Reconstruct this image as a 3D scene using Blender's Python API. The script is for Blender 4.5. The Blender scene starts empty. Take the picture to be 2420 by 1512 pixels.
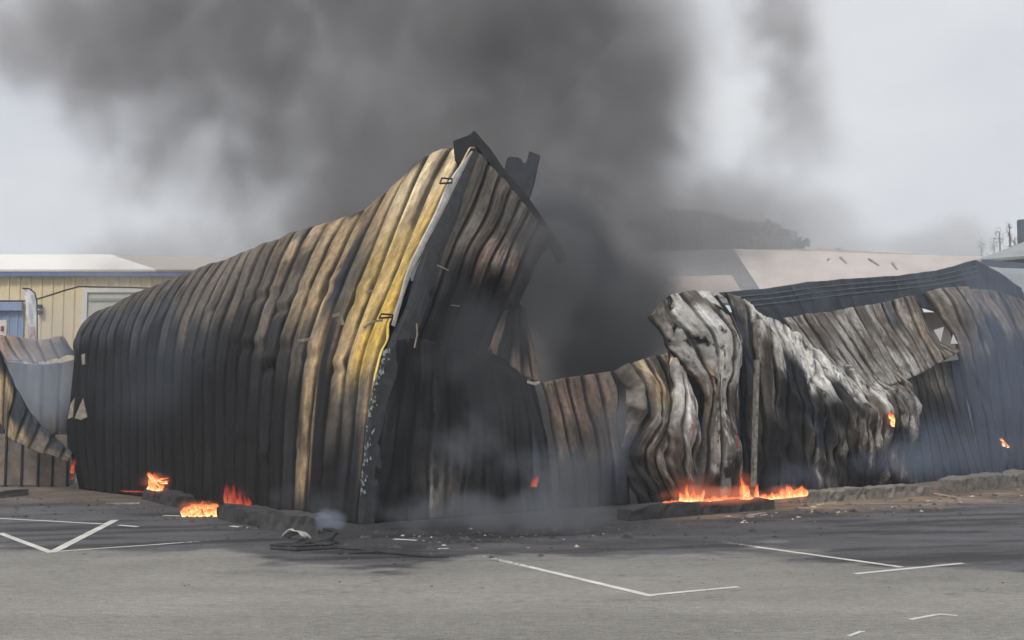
import bpy, math, random
import numpy as np
from mathutils import Vector

random.seed(7); rng = np.random.default_rng(7)
sc = bpy.context.scene
col = sc.collection

# ------------------------------------------------------------------ camera
W, H, F = 2419.0, 1512.0, 2594.0          # reference frame the layout is measured in
PITCH = math.atan(204.0 / F)
CAMZ = 2.5
cam_d = bpy.data.cameras.new('camera'); cam = bpy.data.objects.new('camera', cam_d); col.objects.link(cam)
cam.location = (0, 0, CAMZ); cam.rotation_euler = (math.pi / 2 + PITCH, 0, 0)
cam_d.sensor_width = 36; cam_d.angle = 2 * math.atan(W / 2 / F); cam_d.clip_end = 3000; cam_d.clip_start = 0.1
sc.camera = cam

# ------------------------------------------------------------------ light
SUN_EL, SUN_AZ = math.radians(48), math.radians(-150)      # azimuth measured from +Y towards +X: behind the camera, to the left
world = bpy.data.worlds.new('World'); sc.world = world; world.use_nodes = True
nt = world.node_tree; nt.nodes.clear()
def N(nt, t, **kw):
    n = nt.nodes.new(t)
    for k, v in kw.items(): setattr(n, k, v)
    return n
out = N(nt, 'ShaderNodeOutputWorld')
sky = N(nt, 'ShaderNodeTexSky', sky_type='NISHITA', sun_disc=False, sun_elevation=SUN_EL, sun_rotation=SUN_AZ)
b1 = N(nt, 'ShaderNodeBackground'); b1.inputs[1].default_value = 0.1
b2 = N(nt, 'ShaderNodeBackground'); b2.inputs[1].default_value = 1.0
nt.links.new(sky.outputs[0], b1.inputs[0])
tc = N(nt, 'ShaderNodeTexCoord'); mp = N(nt, 'ShaderNodeMapping'); mp.inputs['Scale'].default_value = (1.6, 1.6, 4.5)
nz = N(nt, 'ShaderNodeTexNoise'); nz.inputs['Scale'].default_value = 1.5; nz.inputs['Detail'].default_value = 5; nz.inputs['Roughness'].default_value = .5
cr = N(nt, 'ShaderNodeValToRGB')
cr.color_ramp.elements[0].position = .36; cr.color_ramp.elements[0].color = (.72, .74, .78, 1)
cr.color_ramp.elements[1].position = .66; cr.color_ramp.elements[1].color = (.89, .89, .89, 1)
nt.links.new(tc.outputs['Generated'], mp.inputs[0]); nt.links.new(mp.outputs[0], nz.inputs['Vector'])
nt.links.new(nz.outputs[0], cr.inputs[0]); nt.links.new(cr.outputs[0], b2.inputs[0])
mx = N(nt, 'ShaderNodeMixShader'); mx.inputs[0].default_value = .88
nt.links.new(b1.outputs[0], mx.inputs[1]); nt.links.new(b2.outputs[0], mx.inputs[2]); nt.links.new(mx.outputs[0], out.inputs[0])
sun_d = bpy.data.lights.new('sun', 'SUN'); sun = bpy.data.objects.new('sun', sun_d); col.objects.link(sun)
sun_d.energy = 2.1; sun_d.angle = math.radians(14); sun_d.color = (1, .95, .88)
sd = Vector((math.sin(SUN_AZ) * math.cos(SUN_EL), math.cos(SUN_AZ) * math.cos(SUN_EL), math.sin(SUN_EL)))
sun.rotation_euler = sd.to_track_quat('Z', 'Y').to_euler()
sc.view_settings.view_transform = 'Standard'; sc.view_settings.look = 'None'
sc.view_settings.exposure = 0.0; sc.view_settings.gamma = 1; sc.view_settings.use_curve_mapping = False
cy = sc.cycles
cy.use_denoising = True; cy.max_bounces = 5; cy.diffuse_bounces = 3; cy.glossy_bounces = 2; cy.transparent_max_bounces = 12
cy.volume_bounces = 1; cy.volume_step_rate = 1.0; cy.volume_max_steps = 48
cy.sample_clamp_indirect = 4; cy.use_adaptive_sampling = True; cy.adaptive_threshold = .05

# ------------------------------------------------------------------ layout helpers
cP, sP = math.cos(PITCH), math.sin(PITCH)
def ray(px, py):
    a = (px - W / 2) / F; c = (H / 2 - py) / F
    return a, cP - sP * c, sP + cP * c
def P(px, py, Y):
    x, y, z = ray(px, py); t = Y / y
    return Vector((x * t, Y, CAMZ + z * t))
def G(px, py, z=0.0):
    x, y, zz = ray(px, py); t = (z - CAMZ) / zz
    return Vector((x * t, y * t, z))
CORN = G(855, 1238)
LEND = G(185, 1155)
REND = G(2300, 1130)
L_in = Vector((.72, .69, 0)).normalized()
R_al = (REND - CORN).normalized(); R_in = Vector((-R_al.y, R_al.x, 0))
L_al = (LEND - CORN).normalized()
def LW(px, py, base, extra=0.0):
    """a point that has leaned inwards from a base point of the left wall"""
    x, y, z = ray(px, py)
    n = Vector((L_in.y, -L_in.x, 0))
    t = base.dot(n) / (x * n.x + y * n.y)
    p = Vector((x * t, y * t, CAMZ + z * t))
    if extra:
        t += extra; p = Vector((x * t, y * t, CAMZ + z * t))
    return p
def RW(px, py, d=0.0):
    """a point on the right wall's plane moved d metres inwards; py None = foot of the wall"""
    q = CORN + R_in * d
    if py is None:
        lo, hi = 980.0, 1500.0
        for _ in range(40):
            m = (lo + hi) / 2
            x, y, z = ray(px, m); t = q.dot(R_in) / (x * R_in.x + y * R_in.y)
            if CAMZ + z * t > 0: lo = m
            else: hi = m
        py = lo
    x, y, z = ray(px, py); t = q.dot(R_in) / (x * R_in.x + y * R_in.y)
    return Vector((x * t, y * t, CAMZ + z * t))

# ------------------------------------------------------------------ numpy noise
def _h(i, j, k):
    n = (i.astype(np.int64) * 374761393 + j.astype(np.int64) * 668265263 + k.astype(np.int64) * 2147483647) & 0xffffffff
    n = ((n ^ (n >> 13)) * 1274126177) & 0xffffffff
    n = ((n ^ (n >> 15)) * 2246822519) & 0xffffffff
    return ((n ^ (n >> 16)) & 0xffff) / 32767.5 - 1
def vn(x, y, z=0.0):
    x, y, z = np.broadcast_arrays(np.asarray(x, float), np.asarray(y, float), np.asarray(z, float))
    i, j, k = np.floor(x), np.floor(y), np.floor(z)
    fx, fy, fz = x - i, y - j, z - k
    fx, fy, fz = [f * f * f * (f * (f * 6 - 15) + 10) for f in (fx, fy, fz)]
    r = 0
    for a in (0, 1):
        for b in (0, 1):
            for c in (0, 1):
                r = r + _h(i + a, j + b, k + c) * (fx if a else 1 - fx) * (fy if b else 1 - fy) * (fz if c else 1 - fz)
    return r
def vl(x, y, z=0.0):
    """piecewise-linear noise: flat facets with sharp creases"""
    x, y, z = np.broadcast_arrays(np.asarray(x, float), np.asarray(y, float), np.asarray(z, float))
    i, j = np.floor(x), np.floor(y); fx, fy = x - i, y - j; k = np.floor(z)
    a, b, c, d = _h(i, j, k), _h(i + 1, j, k), _h(i, j + 1, k), _h(i + 1, j + 1, k)
    return np.where(fx + fy < 1, a + (b - a) * fx + (c - a) * fy, d + (c - d) * (1 - fx) + (b - d) * (1 - fy))
def fbm(x, y, z=0.0, o=4, rough=.5):
    r = 0; a = 1; s = 0
    for q in range(o):
        r = r + a * vn(np.asarray(x) * 2 ** q + 17.3 * q, np.asarray(y) * 2 ** q + 5.1 * q, np.asarray(z) * 2 ** q); s += a; a *= rough
    return r / s * 1.4
def sstep(a, b, x):
    t = np.clip((x - a) / (b - a), 0, 1); return t * t * (3 - 2 * t)
def hermite(tc_, vals, t, lin=False):
    """interpolate vals (n,...) given at knots tc_ to positions t"""
    tc_ = np.asarray(tc_, float); vals = np.asarray(vals, float)
    k = np.clip(np.searchsorted(tc_, t, side='right') - 1, 0, len(tc_) - 2)
    h = (tc_[k + 1] - tc_[k]); s = np.clip((t - tc_[k]) / h, 0, 1)
    sh = (len(t),) + (1,) * (vals.ndim - 1)
    s = s.reshape(sh); h = h.reshape(sh)
    if lin: return vals[k] * (1 - s) + vals[k + 1] * s
    d = np.zeros_like(vals); n = len(tc_)
    for i in range(n):
        a, b = max(i - 1, 0), min(i + 1, n - 1)
        d[i] = (vals[b] - vals[a]) / (tc_[b] - tc_[a])
    s2, s3 = s * s, s ** 3
    return (2 * s3 - 3 * s2 + 1) * vals[k] + (s3 - 2 * s2 + s) * h * d[k] + (-2 * s3 + 3 * s2) * vals[k + 1] + (s3 - s2) * h * d[k + 1]

# ------------------------------------------------------------------ object helpers
def link(name, verts, faces, mat, parent=None, loc=None, smooth=False, colors=None, uvs=None, thick=0.0, label=None, **props):
    me = bpy.data.meshes.new(name)
    verts = np.asarray(verts, float).reshape(-1, 3)
    o = bpy.data.objects.new(name, me); col.objects.link(o)
    org = Vector(loc) if loc is not None else Vector((0, 0, 0))
    me.from_pydata((verts - np.array(org)).tolist(), [], [tuple(int(q) for q in f) for f in faces])
    if mat: me.materials.append(mat)
    if smooth: me.polygons.foreach_set('use_smooth', [True] * len(me.polygons))
    if colors is not None:
        ca = me.color_attributes.new('Col', 'FLOAT_COLOR', 'POINT')
        c4 = np.ones((len(verts), 4)); c4[:, :3] = colors
        ca.data.foreach_set('color', c4.ravel())
    if uvs is not None:
        ul = me.uv_layers.new(name='UVMap'); idx = np.empty(len(me.loops), np.int32); me.loops.foreach_get('vertex_index', idx)
        ul.data.foreach_set('uv', np.asarray(uvs, float)[idx].ravel())
    me.update()
    o.location = org
    if parent is not None:
        o.parent = parent; o.location = org - parent.location
    if thick:
        m = o.modifiers.new('thickness', 'SOLIDIFY'); m.thickness = thick; m.offset = -1
    if label: o['label'] = label
    for k, v in props.items(): o[k] = v
    return o
def empty(name, loc, label, category, group=None):
    o = bpy.data.objects.new(name, None); col.objects.link(o); o.location = loc; o.empty_display_size = .3
    o['label'] = label; o['category'] = category
    if group: o['group'] = group
    return o
def grid_faces(nu, nv, keep=None):
    f = []
    for i in range(nu - 1):
        for j in range(nv - 1):
            if keep is None or keep[i, j]:
                a = i * nv + j; f.append((a, a + nv, a + nv + 1, a + 1))
    return f
class MB:
    def __init__(s): s.v = []; s.f = []
    def quad(s, a, b, c, d):
        n = len(s.v); s.v += [tuple(a), tuple(b), tuple(c), tuple(d)]; s.f.append((n, n + 1, n + 2, n + 3))
    def hexa(s, b4, t4):
        n = len(s.v); s.v += [tuple(p) for p in b4] + [tuple(p) for p in t4]
        s.f += [(n + 3, n + 2, n + 1, n), (n + 4, n + 5, n + 6, n + 7)] + [(n + i, n + (i + 1) % 4, n + 4 + (i + 1) % 4, n + 4 + i) for i in range(4)]
    def box(s, x0, x1, y0, y1, z0, z1):
        b = [(x0, y0, z0), (x1, y0, z0), (x1, y1, z0), (x0, y1, z0)]; s.hexa(b, [(x, y, z1) for x, y, _ in b])
    def beam(s, p, q, w, h, up=(0, 0, 1)):
        p, q = Vector(p), Vector(q); d = (q - p).normalized(); up = Vector(up)
        r = d.cross(up).normalized(); u = r.cross(d).normalized(); r *= w / 2; u *= h / 2
        s.hexa([p - r - u, p + r - u, p + r + u, p - r + u], [q - r - u, q + r - u, q + r + u, q - r + u])
    def tube(s, pts, r, n=7):
        pts = [Vector(p) for p in pts]; base = len(s.v)
        rr = r if hasattr(r, '__len__') else [r] * len(pts)
        for i, p in enumerate(pts):
            d = (pts[min(i + 1, len(pts) - 1)] - pts[max(i - 1, 0)]).normalized()
            a = d.orthogonal().normalized() if i == 0 else (a - d * a.dot(d)).normalized()
            b = d.cross(a)
            for k in range(n):
                t = 2 * math.pi * k / n; s.v.append(tuple(p + (a * math.cos(t) + b * math.sin(t)) * rr[i]))
        for i in range(len(pts) - 1):
            for k in range(n):
                q = base + i * n; s.f.append((q + k, q + (k + 1) % n, q + n + (k + 1) % n, q + n + k))
        s.f.append(tuple(base + k for k in range(n))[::-1]); s.f.append(tuple(base + (len(pts) - 1) * n + k for k in range(n)))
    def build(s, name, mat, parent=None, **kw): return link(name, s.v, s.f, mat, parent, **kw)

# ------------------------------------------------------------------ materials
def newmat(name):
    m = bpy.data.materials.new(name); m.use_nodes = True; m.node_tree.nodes.clear()
    o = N(m.node_tree, 'ShaderNodeOutputMaterial'); return m, m.node_tree, o
def mixc(nt, a, b, fac, mode='MIX'):
    n = N(nt, 'ShaderNodeMix', data_type='RGBA', blend_type=mode)
    for s, v in ((6, a), (7, b), (0, fac)):
        if isinstance(v, (tuple, list)): n.inputs[s].default_value = (*v, 1)
        elif isinstance(v, (int, float)): n.inputs[s].default_value = v
        else: nt.links.new(v, n.inputs[s])
    return n.outputs[2]
def noise(nt, scale, detail=4, vec=None, rough=.55, mapping=None):
    n = N(nt, 'ShaderNodeTexNoise'); n.inputs['Scale'].default_value = scale; n.inputs['Detail'].default_value = detail; n.inputs['Roughness'].default_value = rough
    if vec is not None:
        if mapping:
            m = N(nt, 'ShaderNodeMapping'); m.inputs['Scale'].default_value = mapping; nt.links.new(vec, m.inputs[0]); vec = m.outputs[0]
        nt.links.new(vec, n.inputs['Vector'])
    return n.outputs[0]
def rng_(nt, v, a, b, c, d):
    n = N(nt, 'ShaderNodeMapRange'); nt.links.new(v, n.inputs[0])
    for i, q in enumerate((a, b, c, d)): n.inputs[i + 1].default_value = q
    return n.outputs[0]
def burnt_metal(name='burnt_metal', rough=.72, metal=.0, speck=1.0):
    m, nt, o = newmat(name)
    at = N(nt, 'ShaderNodeAttribute', attribute_name='Col'); uv = N(nt, 'ShaderNodeUVMap')
    st = noise(nt, 1.0, 5, uv.outputs[0], .6, (7, .9, 1))
    blot = noise(nt, 9.0, 5, uv.outputs[0], .62, (1, .6, 1))
    f = noise(nt, 60, 3, uv.outputs[0], .6, (1, .5, 1))
    c = mixc(nt, at.outputs[0], rng_(nt, st, .3, .7, .74, 1.22), 1.0, 'MULTIPLY')
    c = mixc(nt, c, rng_(nt, blot, .3, .7, .6, 1.35), 1.0, 'MULTIPLY')
    c = mixc(nt, c, rng_(nt, f, .3, .7, .75, 1.2), 1.0, 'MULTIPLY')
    b = N(nt, 'ShaderNodeBsdfPrincipled'); nt.links.new(c, b.inputs['Base Color'])
    nt.links.new(rng_(nt, blot, .3, .7, rough - .12, rough + .18), b.inputs['Roughness']); b.inputs['Metallic'].default_value = metal; b.inputs['Specular IOR Level'].default_value = .18
    bp = N(nt, 'ShaderNodeBump'); bp.inputs['Strength'].default_value = .35; bp.inputs['Distance'].default_value = .03
    nt.links.new(blot, bp.inputs['Height']); nt.links.new(bp.outputs[0], b.inputs['Normal'])
    nt.links.new(b.outputs[0], o.inputs[0]); return m
def plain(name, c, rough=.7, var=.25, scale=3, metal=0, bump=.2, emit=None):
    m, nt, o = newmat(name); t = N(nt, 'ShaderNodeTexCoord')
    n1 = noise(nt, scale, 5, t.outputs['Object']); n2 = noise(nt, scale * 9, 3, t.outputs['Object'])
    k = mixc(nt, c, rng_(nt, n1, .3, .7, 1 - var, 1 + var), 1.0, 'MULTIPLY')
    k = mixc(nt, k, rng_(nt, n2, .3, .7, 1 - var * .6, 1 + var * .6), 1.0, 'MULTIPLY')
    b = N(nt, 'ShaderNodeBsdfPrincipled'); nt.links.new(k, b.inputs['Base Color']); b.inputs['Roughness'].default_value = rough; b.inputs['Metallic'].default_value = metal
    if bump:
        bp = N(nt, 'ShaderNodeBump'); bp.inputs['Strength'].default_value = bump; bp.inputs['Distance'].default_value = .03
        nt.links.new(n2, bp.inputs['Height']); nt.links.new(bp.outputs[0], b.inputs['Normal'])
    nt.links.new(b.outputs[0], o.inputs[0]); return m
M_metal = burnt_metal()
M_soot = plain('soot_black_steel', (.016, .017, .019), .7, .5, 4)
M_trim = plain('dark_flashing', (.035, .037, .042), .55, .4, 5)
M_pale = plain('pale_metal', (.55, .52, .48), .6, .25, 5)
M_concrete = plain('kerb_concrete', (.20, .18, .155), .9, .45, 5, bump=.6)
M_concrete_d = plain('scorched_concrete', (.035, .035, .037), .85, .45, 5, bump=.6)

# ------------------------------------------------------------------ ground
def to_px(x, y, z=0.0):
    dz = z - CAMZ; d = y * cP + dz * sP; v = -y * sP + dz * cP
    return W / 2 + F * x / d, H / 2 - F * v / d
gx = np.concatenate([[-1500, -300, -80, -40], np.linspace(-26, 30, 520), [42, 80, 300, 1500]])
gy = np.concatenate([[-60, -5, 3, 6], np.geomspace(8.5, 46, 300), [52, 60, 90, 180, 500, 1500]])
X, Y = np.meshgrid(gx, gy, indexing='ij')
pxg, pyg = to_px(X, np.maximum(Y, 4))
wob = fbm(X * .55, Y * .55, 3.1, 5) * 1.0
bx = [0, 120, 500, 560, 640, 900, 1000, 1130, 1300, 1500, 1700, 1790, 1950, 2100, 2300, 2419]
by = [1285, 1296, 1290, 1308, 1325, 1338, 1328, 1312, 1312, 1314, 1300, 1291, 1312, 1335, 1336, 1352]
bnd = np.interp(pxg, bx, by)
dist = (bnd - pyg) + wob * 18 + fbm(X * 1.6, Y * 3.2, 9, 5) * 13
soot = sstep(-9, 8, dist) + .30 * sstep(-75, 0, dist) * (1 - sstep(-9, 8, dist)) * (1 + .5 * fbm(X * .8, Y * 2.4, 91, 4)); soot = np.clip(soot, 0, 1)  # darker towards the building; the wide outer fade is painted smoke shading
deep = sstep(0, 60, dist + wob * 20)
ctr = np.exp(-((pxg - 1100) / 600) ** 2)                     # darkest off the burning corner
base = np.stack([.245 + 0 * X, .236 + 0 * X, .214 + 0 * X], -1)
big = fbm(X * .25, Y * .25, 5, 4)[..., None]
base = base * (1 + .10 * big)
dark_col = np.stack([.100 - .068 * ctr * deep, .098 - .066 * ctr * deep, .106 - .070 * ctr * deep], -1)  # colour of the darker ground region
dark_col = dark_col * (1 + .25 * fbm(X * .5, Y * 1.6, 8, 5)[..., None])
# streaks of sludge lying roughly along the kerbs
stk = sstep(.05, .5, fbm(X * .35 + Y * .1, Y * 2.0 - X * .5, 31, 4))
dark_col = dark_col * (1 - .5 * stk[..., None])
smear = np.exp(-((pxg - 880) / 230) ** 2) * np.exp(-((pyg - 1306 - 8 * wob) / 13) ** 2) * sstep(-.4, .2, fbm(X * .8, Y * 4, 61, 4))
dark_col = dark_col * (1 - .75 * smear[..., None])
g = base * (1 - soot[..., None]) + dark_col * soot[..., None]
# brown dirt and ash strip by the kerbs on the right
dirtb = np.interp(pxg, [1450, 1650, 1900, 2200, 2419], [1250, 1232, 1212, 1200, 1188])
dm = sstep(-10, 14, dirtb - pyg + wob * 10 + fbm(X * 2, Y * 3, 4, 4) * 12) * sstep(1480, 1800, pxg)
dirt = np.array([.21, .155, .11]) * (1 + .5 * fbm(X * 1.2, Y * 3, 12, 5)[..., None])
dl = sstep(1190, 1176, pyg + wob * 8) * sstep(470, 380, pxg)
mk = np.clip(dm + dl * .7, 0, 1)[..., None] * (.55 + .45 * sstep(-.5, .3, fbm(X, Y * 2, 44, 3)))[..., None]
g = g * (1 - mk) + dirt * mk
Z = np.zeros_like(X)
m, nt, o = newmat('asphalt'); at = N(nt, 'ShaderNodeAttribute', attribute_name='Col'); t = N(nt, 'ShaderNodeTexCoord')
n1 = noise(nt, .6, 6, t.outputs['Object'], .6, (.5, 1.4, 1)); n2 = noise(nt, 45, 4, t.outputs['Object'], .7); n3 = noise(nt, 5, 5, t.outputs['Object'], .65, (.5, 1.6, 1))
c = mixc(nt, at.outputs[0], rng_(nt, n1, .3, .7, .88, 1.12), 1.0, 'MULTIPLY'); c = mixc(nt, c, rng_(nt, n2, .32, .68, .55, 1.45), 1.0, 'MULTIPLY'); c = mixc(nt, c, rng_(nt, n3, .3, .7, .86, 1.14), 1.0, 'MULTIPLY'); n4 = noise(nt, 13, 3, t.outputs['Object'], .6, (.6, 1.3, 1)); c = mixc(nt, c, rng_(nt, n4, .3, .7, .80, 1.2), 1.0, 'MULTIPLY')
v = N(nt, 'ShaderNodeTexVoronoi'); v.inputs['Scale'].default_value = 2.2; nt.links.new(t.outputs['Object'], v.inputs['Vector'])
c = mixc(nt, c, rng_(nt, v.outputs['Distance'], .02, .06, .45, 1.0), 1.0, 'MULTIPLY')
b = N(nt, 'ShaderNodeBsdfPrincipled'); nt.links.new(c, b.inputs['Base Color']); b.inputs['Roughness'].default_value = .88; b.inputs['Specular IOR Level'].default_value = .25
bp = N(nt, 'ShaderNodeBump'); bp.inputs['Strength'].default_value = .4; bp.inputs['Distance'].default_value = .01; nt.links.new(n2, bp.inputs['Height']); nt.links.new(bp.outputs[0], b.inputs['Normal'])
nt.links.new(b.outputs[0], o.inputs[0]); M_asph = m
crk = np.abs(fbm(X * .22 + 3, Y * .3, 71, 4)); g = g * (1 - .30 * (1 - sstep(.0, .014, crk)))[..., None]
g = g * (1 + .07 * np.sign(vn(X * .18, Y * .25, 77)) * sstep(.0, .08, np.abs(vn(X * .18, Y * .25, 77))))[..., None]
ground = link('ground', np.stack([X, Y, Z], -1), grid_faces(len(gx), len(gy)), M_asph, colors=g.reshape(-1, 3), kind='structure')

# painted bay lines
m, nt, o = newmat('worn_white_paint'); t = N(nt, 'ShaderNodeTexCoord')
n1 = noise(nt, 14, 6, t.outputs['Object'], .7); n2 = noise(nt, 2.0, 4, t.outputs['Object'])
at = N(nt, 'ShaderNodeAttribute', attribute_name='Col')
f = N(nt, 'ShaderNodeMath', operation='ADD'); nt.links.new(n1, f.inputs[0]); nt.links.new(at.outputs['Fac'], f.inputs[1])
b = N(nt, 'ShaderNodeBsdfPrincipled'); b.inputs['Roughness'].default_value = .8
nt.links.new(mixc(nt, (.62, .61, .57), rng_(nt, n2, .3, .7, .8, 1.15), 1.0, 'MULTIPLY'), b.inputs['Base Color'])
tr = N(nt, 'ShaderNodeBsdfTransparent'); ms = N(nt, 'ShaderNodeMixShader')
nt.links.new(rng_(nt, f.outputs[0], .98, 1.18, 0, 1), ms.inputs[0]); nt.links.new(tr.outputs[0], ms.inputs[1]); nt.links.new(b.outputs[0], ms.inputs[2]); nt.links.new(ms.outputs[0], o.inputs[0])
M_paint = m
line_n = 0
def pline(a, b, wear0=.8, wear1=.8, w=.13, name='parking_line'):
    """wear: paint left at each end, 1 = full"""
    global line_n
    A, B = G(*a), G(*b); d = (B - A).normalized(); s = Vector((-d.y, d.x, 0)) * w / 2
    n = max(4, int((B - A).length / .12)); vs, cs = [], []
    zz = .004 + .001 * (line_n % 4); line_n += 1
    for i in range(n + 1):
        q = A.lerp(B, i / n); j = random.uniform(-.006, .006)
        vs += [q - s * (1 + j * 8) + Vector((0, 0, zz)), q + s * (1 - j * 8) + Vector((0, 0, zz))]
        wv = wear0 + (wear1 - wear0) * i / n; cs += [(wv,) * 3] * 2
    return link(name, [tuple(x) for x in vs], [(2 * i, 2 * i + 2, 2 * i + 3, 2 * i + 1) for i in range(n)], M_paint, colors=np.array(cs), kind='structure')
pline((1135, 1313), (1260, 1342), .50, .72); pline((1260, 1342), (1541, 1409), .74, .95)
pline((1530, 1407), (1745, 1387), .95, .9, .10)
pline((1700, 1280), (1785, 1292), .45, .6); pline((1785, 1292), (2130, 1340), .9, .72)
pline((2020, 1356), (2275, 1331), .9, .9, .10)
pline((0, 1260), (122, 1306), .9, .95, .13); pline((122, 1306), (272, 1229), .95, .75, .17)
pline((118, 1304), (380, 1286), .85, .8, .09); pline((380, 1286), (500, 1277), .75, .45, .09)
pline((-60, 1222), (240, 1238), .75, .75, .12); pline((280, 1241), (325, 1245), .8, .7, .12)
pline((385, 1218), (425, 1219), .8, .8, .13); pline((545, 1243), (602, 1249), .85, .85, .13); pline((930, 1274), (985, 1277), .7, .8, .12); pline((1035, 1297), (1062, 1296), .7, .6, .1)
pline((2150, 1464), (2215, 1452), .9, .75, .07, 'arrow_marking'); pline((2215, 1451), (2262, 1455), .8, .8, .08, 'arrow_marking')
pline((2004, 1504), (2035, 1492), .9, .8, .05, 'arrow_marking'); pline((2035, 1492), (2055, 1500), .6, .5, .04, 'arrow_marking')

# ------------------------------------------------------------------ collapsed warehouse
ware = empty('collapsed_warehouse', CORN, 'burning collapsed metal warehouse with sagging ribbed walls, yellow paint left near the peak', 'warehouse')
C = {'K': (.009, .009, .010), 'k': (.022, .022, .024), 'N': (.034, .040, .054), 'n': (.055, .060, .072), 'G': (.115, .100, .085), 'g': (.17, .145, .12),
     'B': (.20, .155, .12), 'T': (.46, .34, .20), 't': (.27, .20, .13), 'Y': (.62, .41, .10), 'y': (.52, .37, .15), 'L': (.66,.53,.34), 'V': (.058,.068,.086), 'W': (.55, .53, .50), 'w': (.34, .32, .30), 'R': (.27, .19, .155), 'A': (.68, .66, .62)}
def loft(cols, colcols, tag_, period=.5, amp=.05, per=2, res=.045, crump=.0, cscale=1.3, phase=0.0, wear=.35, umet=None,
         name='wall_sheet', thick=.02, label=None, rip=.0, lin=False, keepf=None, warp=1.0, ashy=0.0, sharp=None, offs=.012, dents=(), irr=.02, jw=1.7, flatlow=None):
    """cols: list of columns, each a list of Vectors bottom..top in step with colcols (list of colour strings)."""
    A = np.array([[tuple(p) for p in c_] for c_ in cols]); CC = np.array([[C[q] for q in s] for s in colcols])
    nc, nr = A.shape[:2]
    if umet is None:
        mid = A[:, : max(1, nr // 2 + 1)].mean(1); umet = np.concatenate([[0], np.cumsum(np.linalg.norm(np.diff(mid, axis=0), axis=1))])
    umet = np.asarray(umet, float)
    vm = np.concatenate([[0], np.cumsum(np.linalg.norm(np.diff(A, axis=1), axis=2).mean(0))])
    Lu, Lv = umet[-1], vm[-1]
    nu = max(6, int(Lu / (res * .58)) + 1); nv = max(6, int(Lv / (res * 1.5)) + 1)
    u = np.linspace(0, Lu, nu); v_ = np.linspace(0, Lv, nv)
    S = hermite(vm, np.swapaxes(hermite(umet, A, u, lin), 0, 1), v_, lin).swapaxes(0, 1)       # (nu,nv,3)
    U, V = np.meshgrid(u, v_, indexing='ij')
    du = np.gradient(S, axis=0); dv = np.gradient(S, axis=1); nrm = np.cross(du, dv)
    nrm /= np.maximum(np.linalg.norm(nrm, axis=2, keepdims=True), 1e-9)
    mid = S[nu // 2, nv // 2]; sgn = np.sign((nrm * (np.array([0, 0, CAMZ]) - S)).sum(2).mean()); nrm = nrm * sgn
    sd_ = tag_ * 13.7
    # rib profile: wide flat pans with a narrow raised rib
    ph = ((U + phase + irr * fbm(U * .8, V * .6, sd_)) / period) % 1.0
    ph2 = np.minimum(ph, 1 - ph) * period                       # metres from the joint
    prof = sstep(.012 * jw, .040 * jw, ph2) + .12 * np.sin(np.pi * ph) + .22 * (1 - sstep(.01, .03, np.abs(ph - .5) * period)) - .0 * (1 - sstep(.0, .02, np.abs(ph - .58) * period))
    ribno = np.floor((U + phase + irr * fbm(U * .8, V * .6, sd_)) / period)
    am = amp * (1 + (.35 + irr * 3) * vn(ribno * 3.1, V * .6, sd_ + 2))
    if flatlow: am = am * (flatlow[0] + (1 - flatlow[0]) * sstep(flatlow[1], flatlow[2], V + .5 * vn(ribno * 1.3, 0 * V, sd_ + 80)))
    D = prof * am
    if crump > 0:
        q = cscale
        r1 = 1 - np.abs(fbm(U * q * 1.5, V * q * .8, sd_ + 4, 2)) * 2.0
        r2 = 1 - np.abs(fbm(U * q * 3.4 + 3, V * q * 1.6, sd_ + 9, 2)) * 2.0
        xa = U * q * 1.9 + V * q * .55 + .35 * vn(U * 1.3, V * .8, sd_ + 70); ya = V * q * .95 - U * q * .5 + .35 * vn(U * 1.1, V * .9, sd_ + 71)
        D = D + crump * (r1 * .4 + r2 * .15) + crump * .3 * vn(U * q * .8, V * q * .5, sd_ + 1) + crump * (.75 * vl(xa, ya, sd_ + 72) + .45 * vl(xa * 2.3, ya * 1.9, sd_ + 75))
    for v0, da in dents:                                        # buckles where the sheets were fixed to the rails
        vv0 = v0 + .45 * vn(ribno * 4.4, 0 * V, sd_ + 60) + .05 * vn(U * 3, 0 * U, sd_ + 61)
        hit = np.clip(vn(ribno * 2.9 + 1.7, 0 * V, sd_ + 62) * 2.2, 0, 1.3) * sstep(.35, .75, U / Lu)
        D = D - da * hit * (np.clip(1 - np.abs(V - vv0) / .20, 0, 1) - .7 * np.exp(-((V - vv0 - .26) / .13) ** 2))
    D = D + .02 * fbm(U * .9, V * .5, sd_ + 6, 3)
    Sd = S + nrm * D[..., None]
    # colour: control colours read through a warp, then weathered rib by rib
    wu = warp * (.06 * vn(ribno * 7.7, V * .35, sd_ + 3) + .07 * fbm(U * 2.2, V * .8, sd_ + 7, 4)); wv = warp * (.75 * vn(ribno * 5.3, 0 * V, sd_ + 5) + .30 * fbm(U * 3, V * .9, sd_ + 8, 4))
    Uc = np.clip(U + wu, 0, Lu - 1e-4); Vc = np.clip(V + wv, 0, Lv - 1e-4)
    iu = np.interp(Uc, umet, np.arange(nc)); iv = np.interp(Vc, vm, np.arange(nr))
    a, b_ = np.clip(iu.astype(int), 0, nc - 2), np.clip(iv.astype(int), 0, nr - 2); fu = sstep(.1, .9, iu - a)[..., None]; fv = sstep(.1, .9, iv - b_)[..., None]
    K = CC[a, b_] * (1 - fu) * (1 - fv) + CC[a + 1, b_] * fu * (1 - fv) + CC[a, b_ + 1] * (1 - fu) * fv + CC[a + 1, b_ + 1] * fu * fv
    w1 = fbm(U * 4.5, V * .7, sd_ + 11, 5)
    K = K * (1 + wear * w1)[..., None]
    sootm = sstep(.2, .7, fbm(U * 2.6, V * 1.1, sd_ + 14, 5) + .25 * vn(ribno * 2.2, V * .5, sd_)) * wear * 1.6
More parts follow.
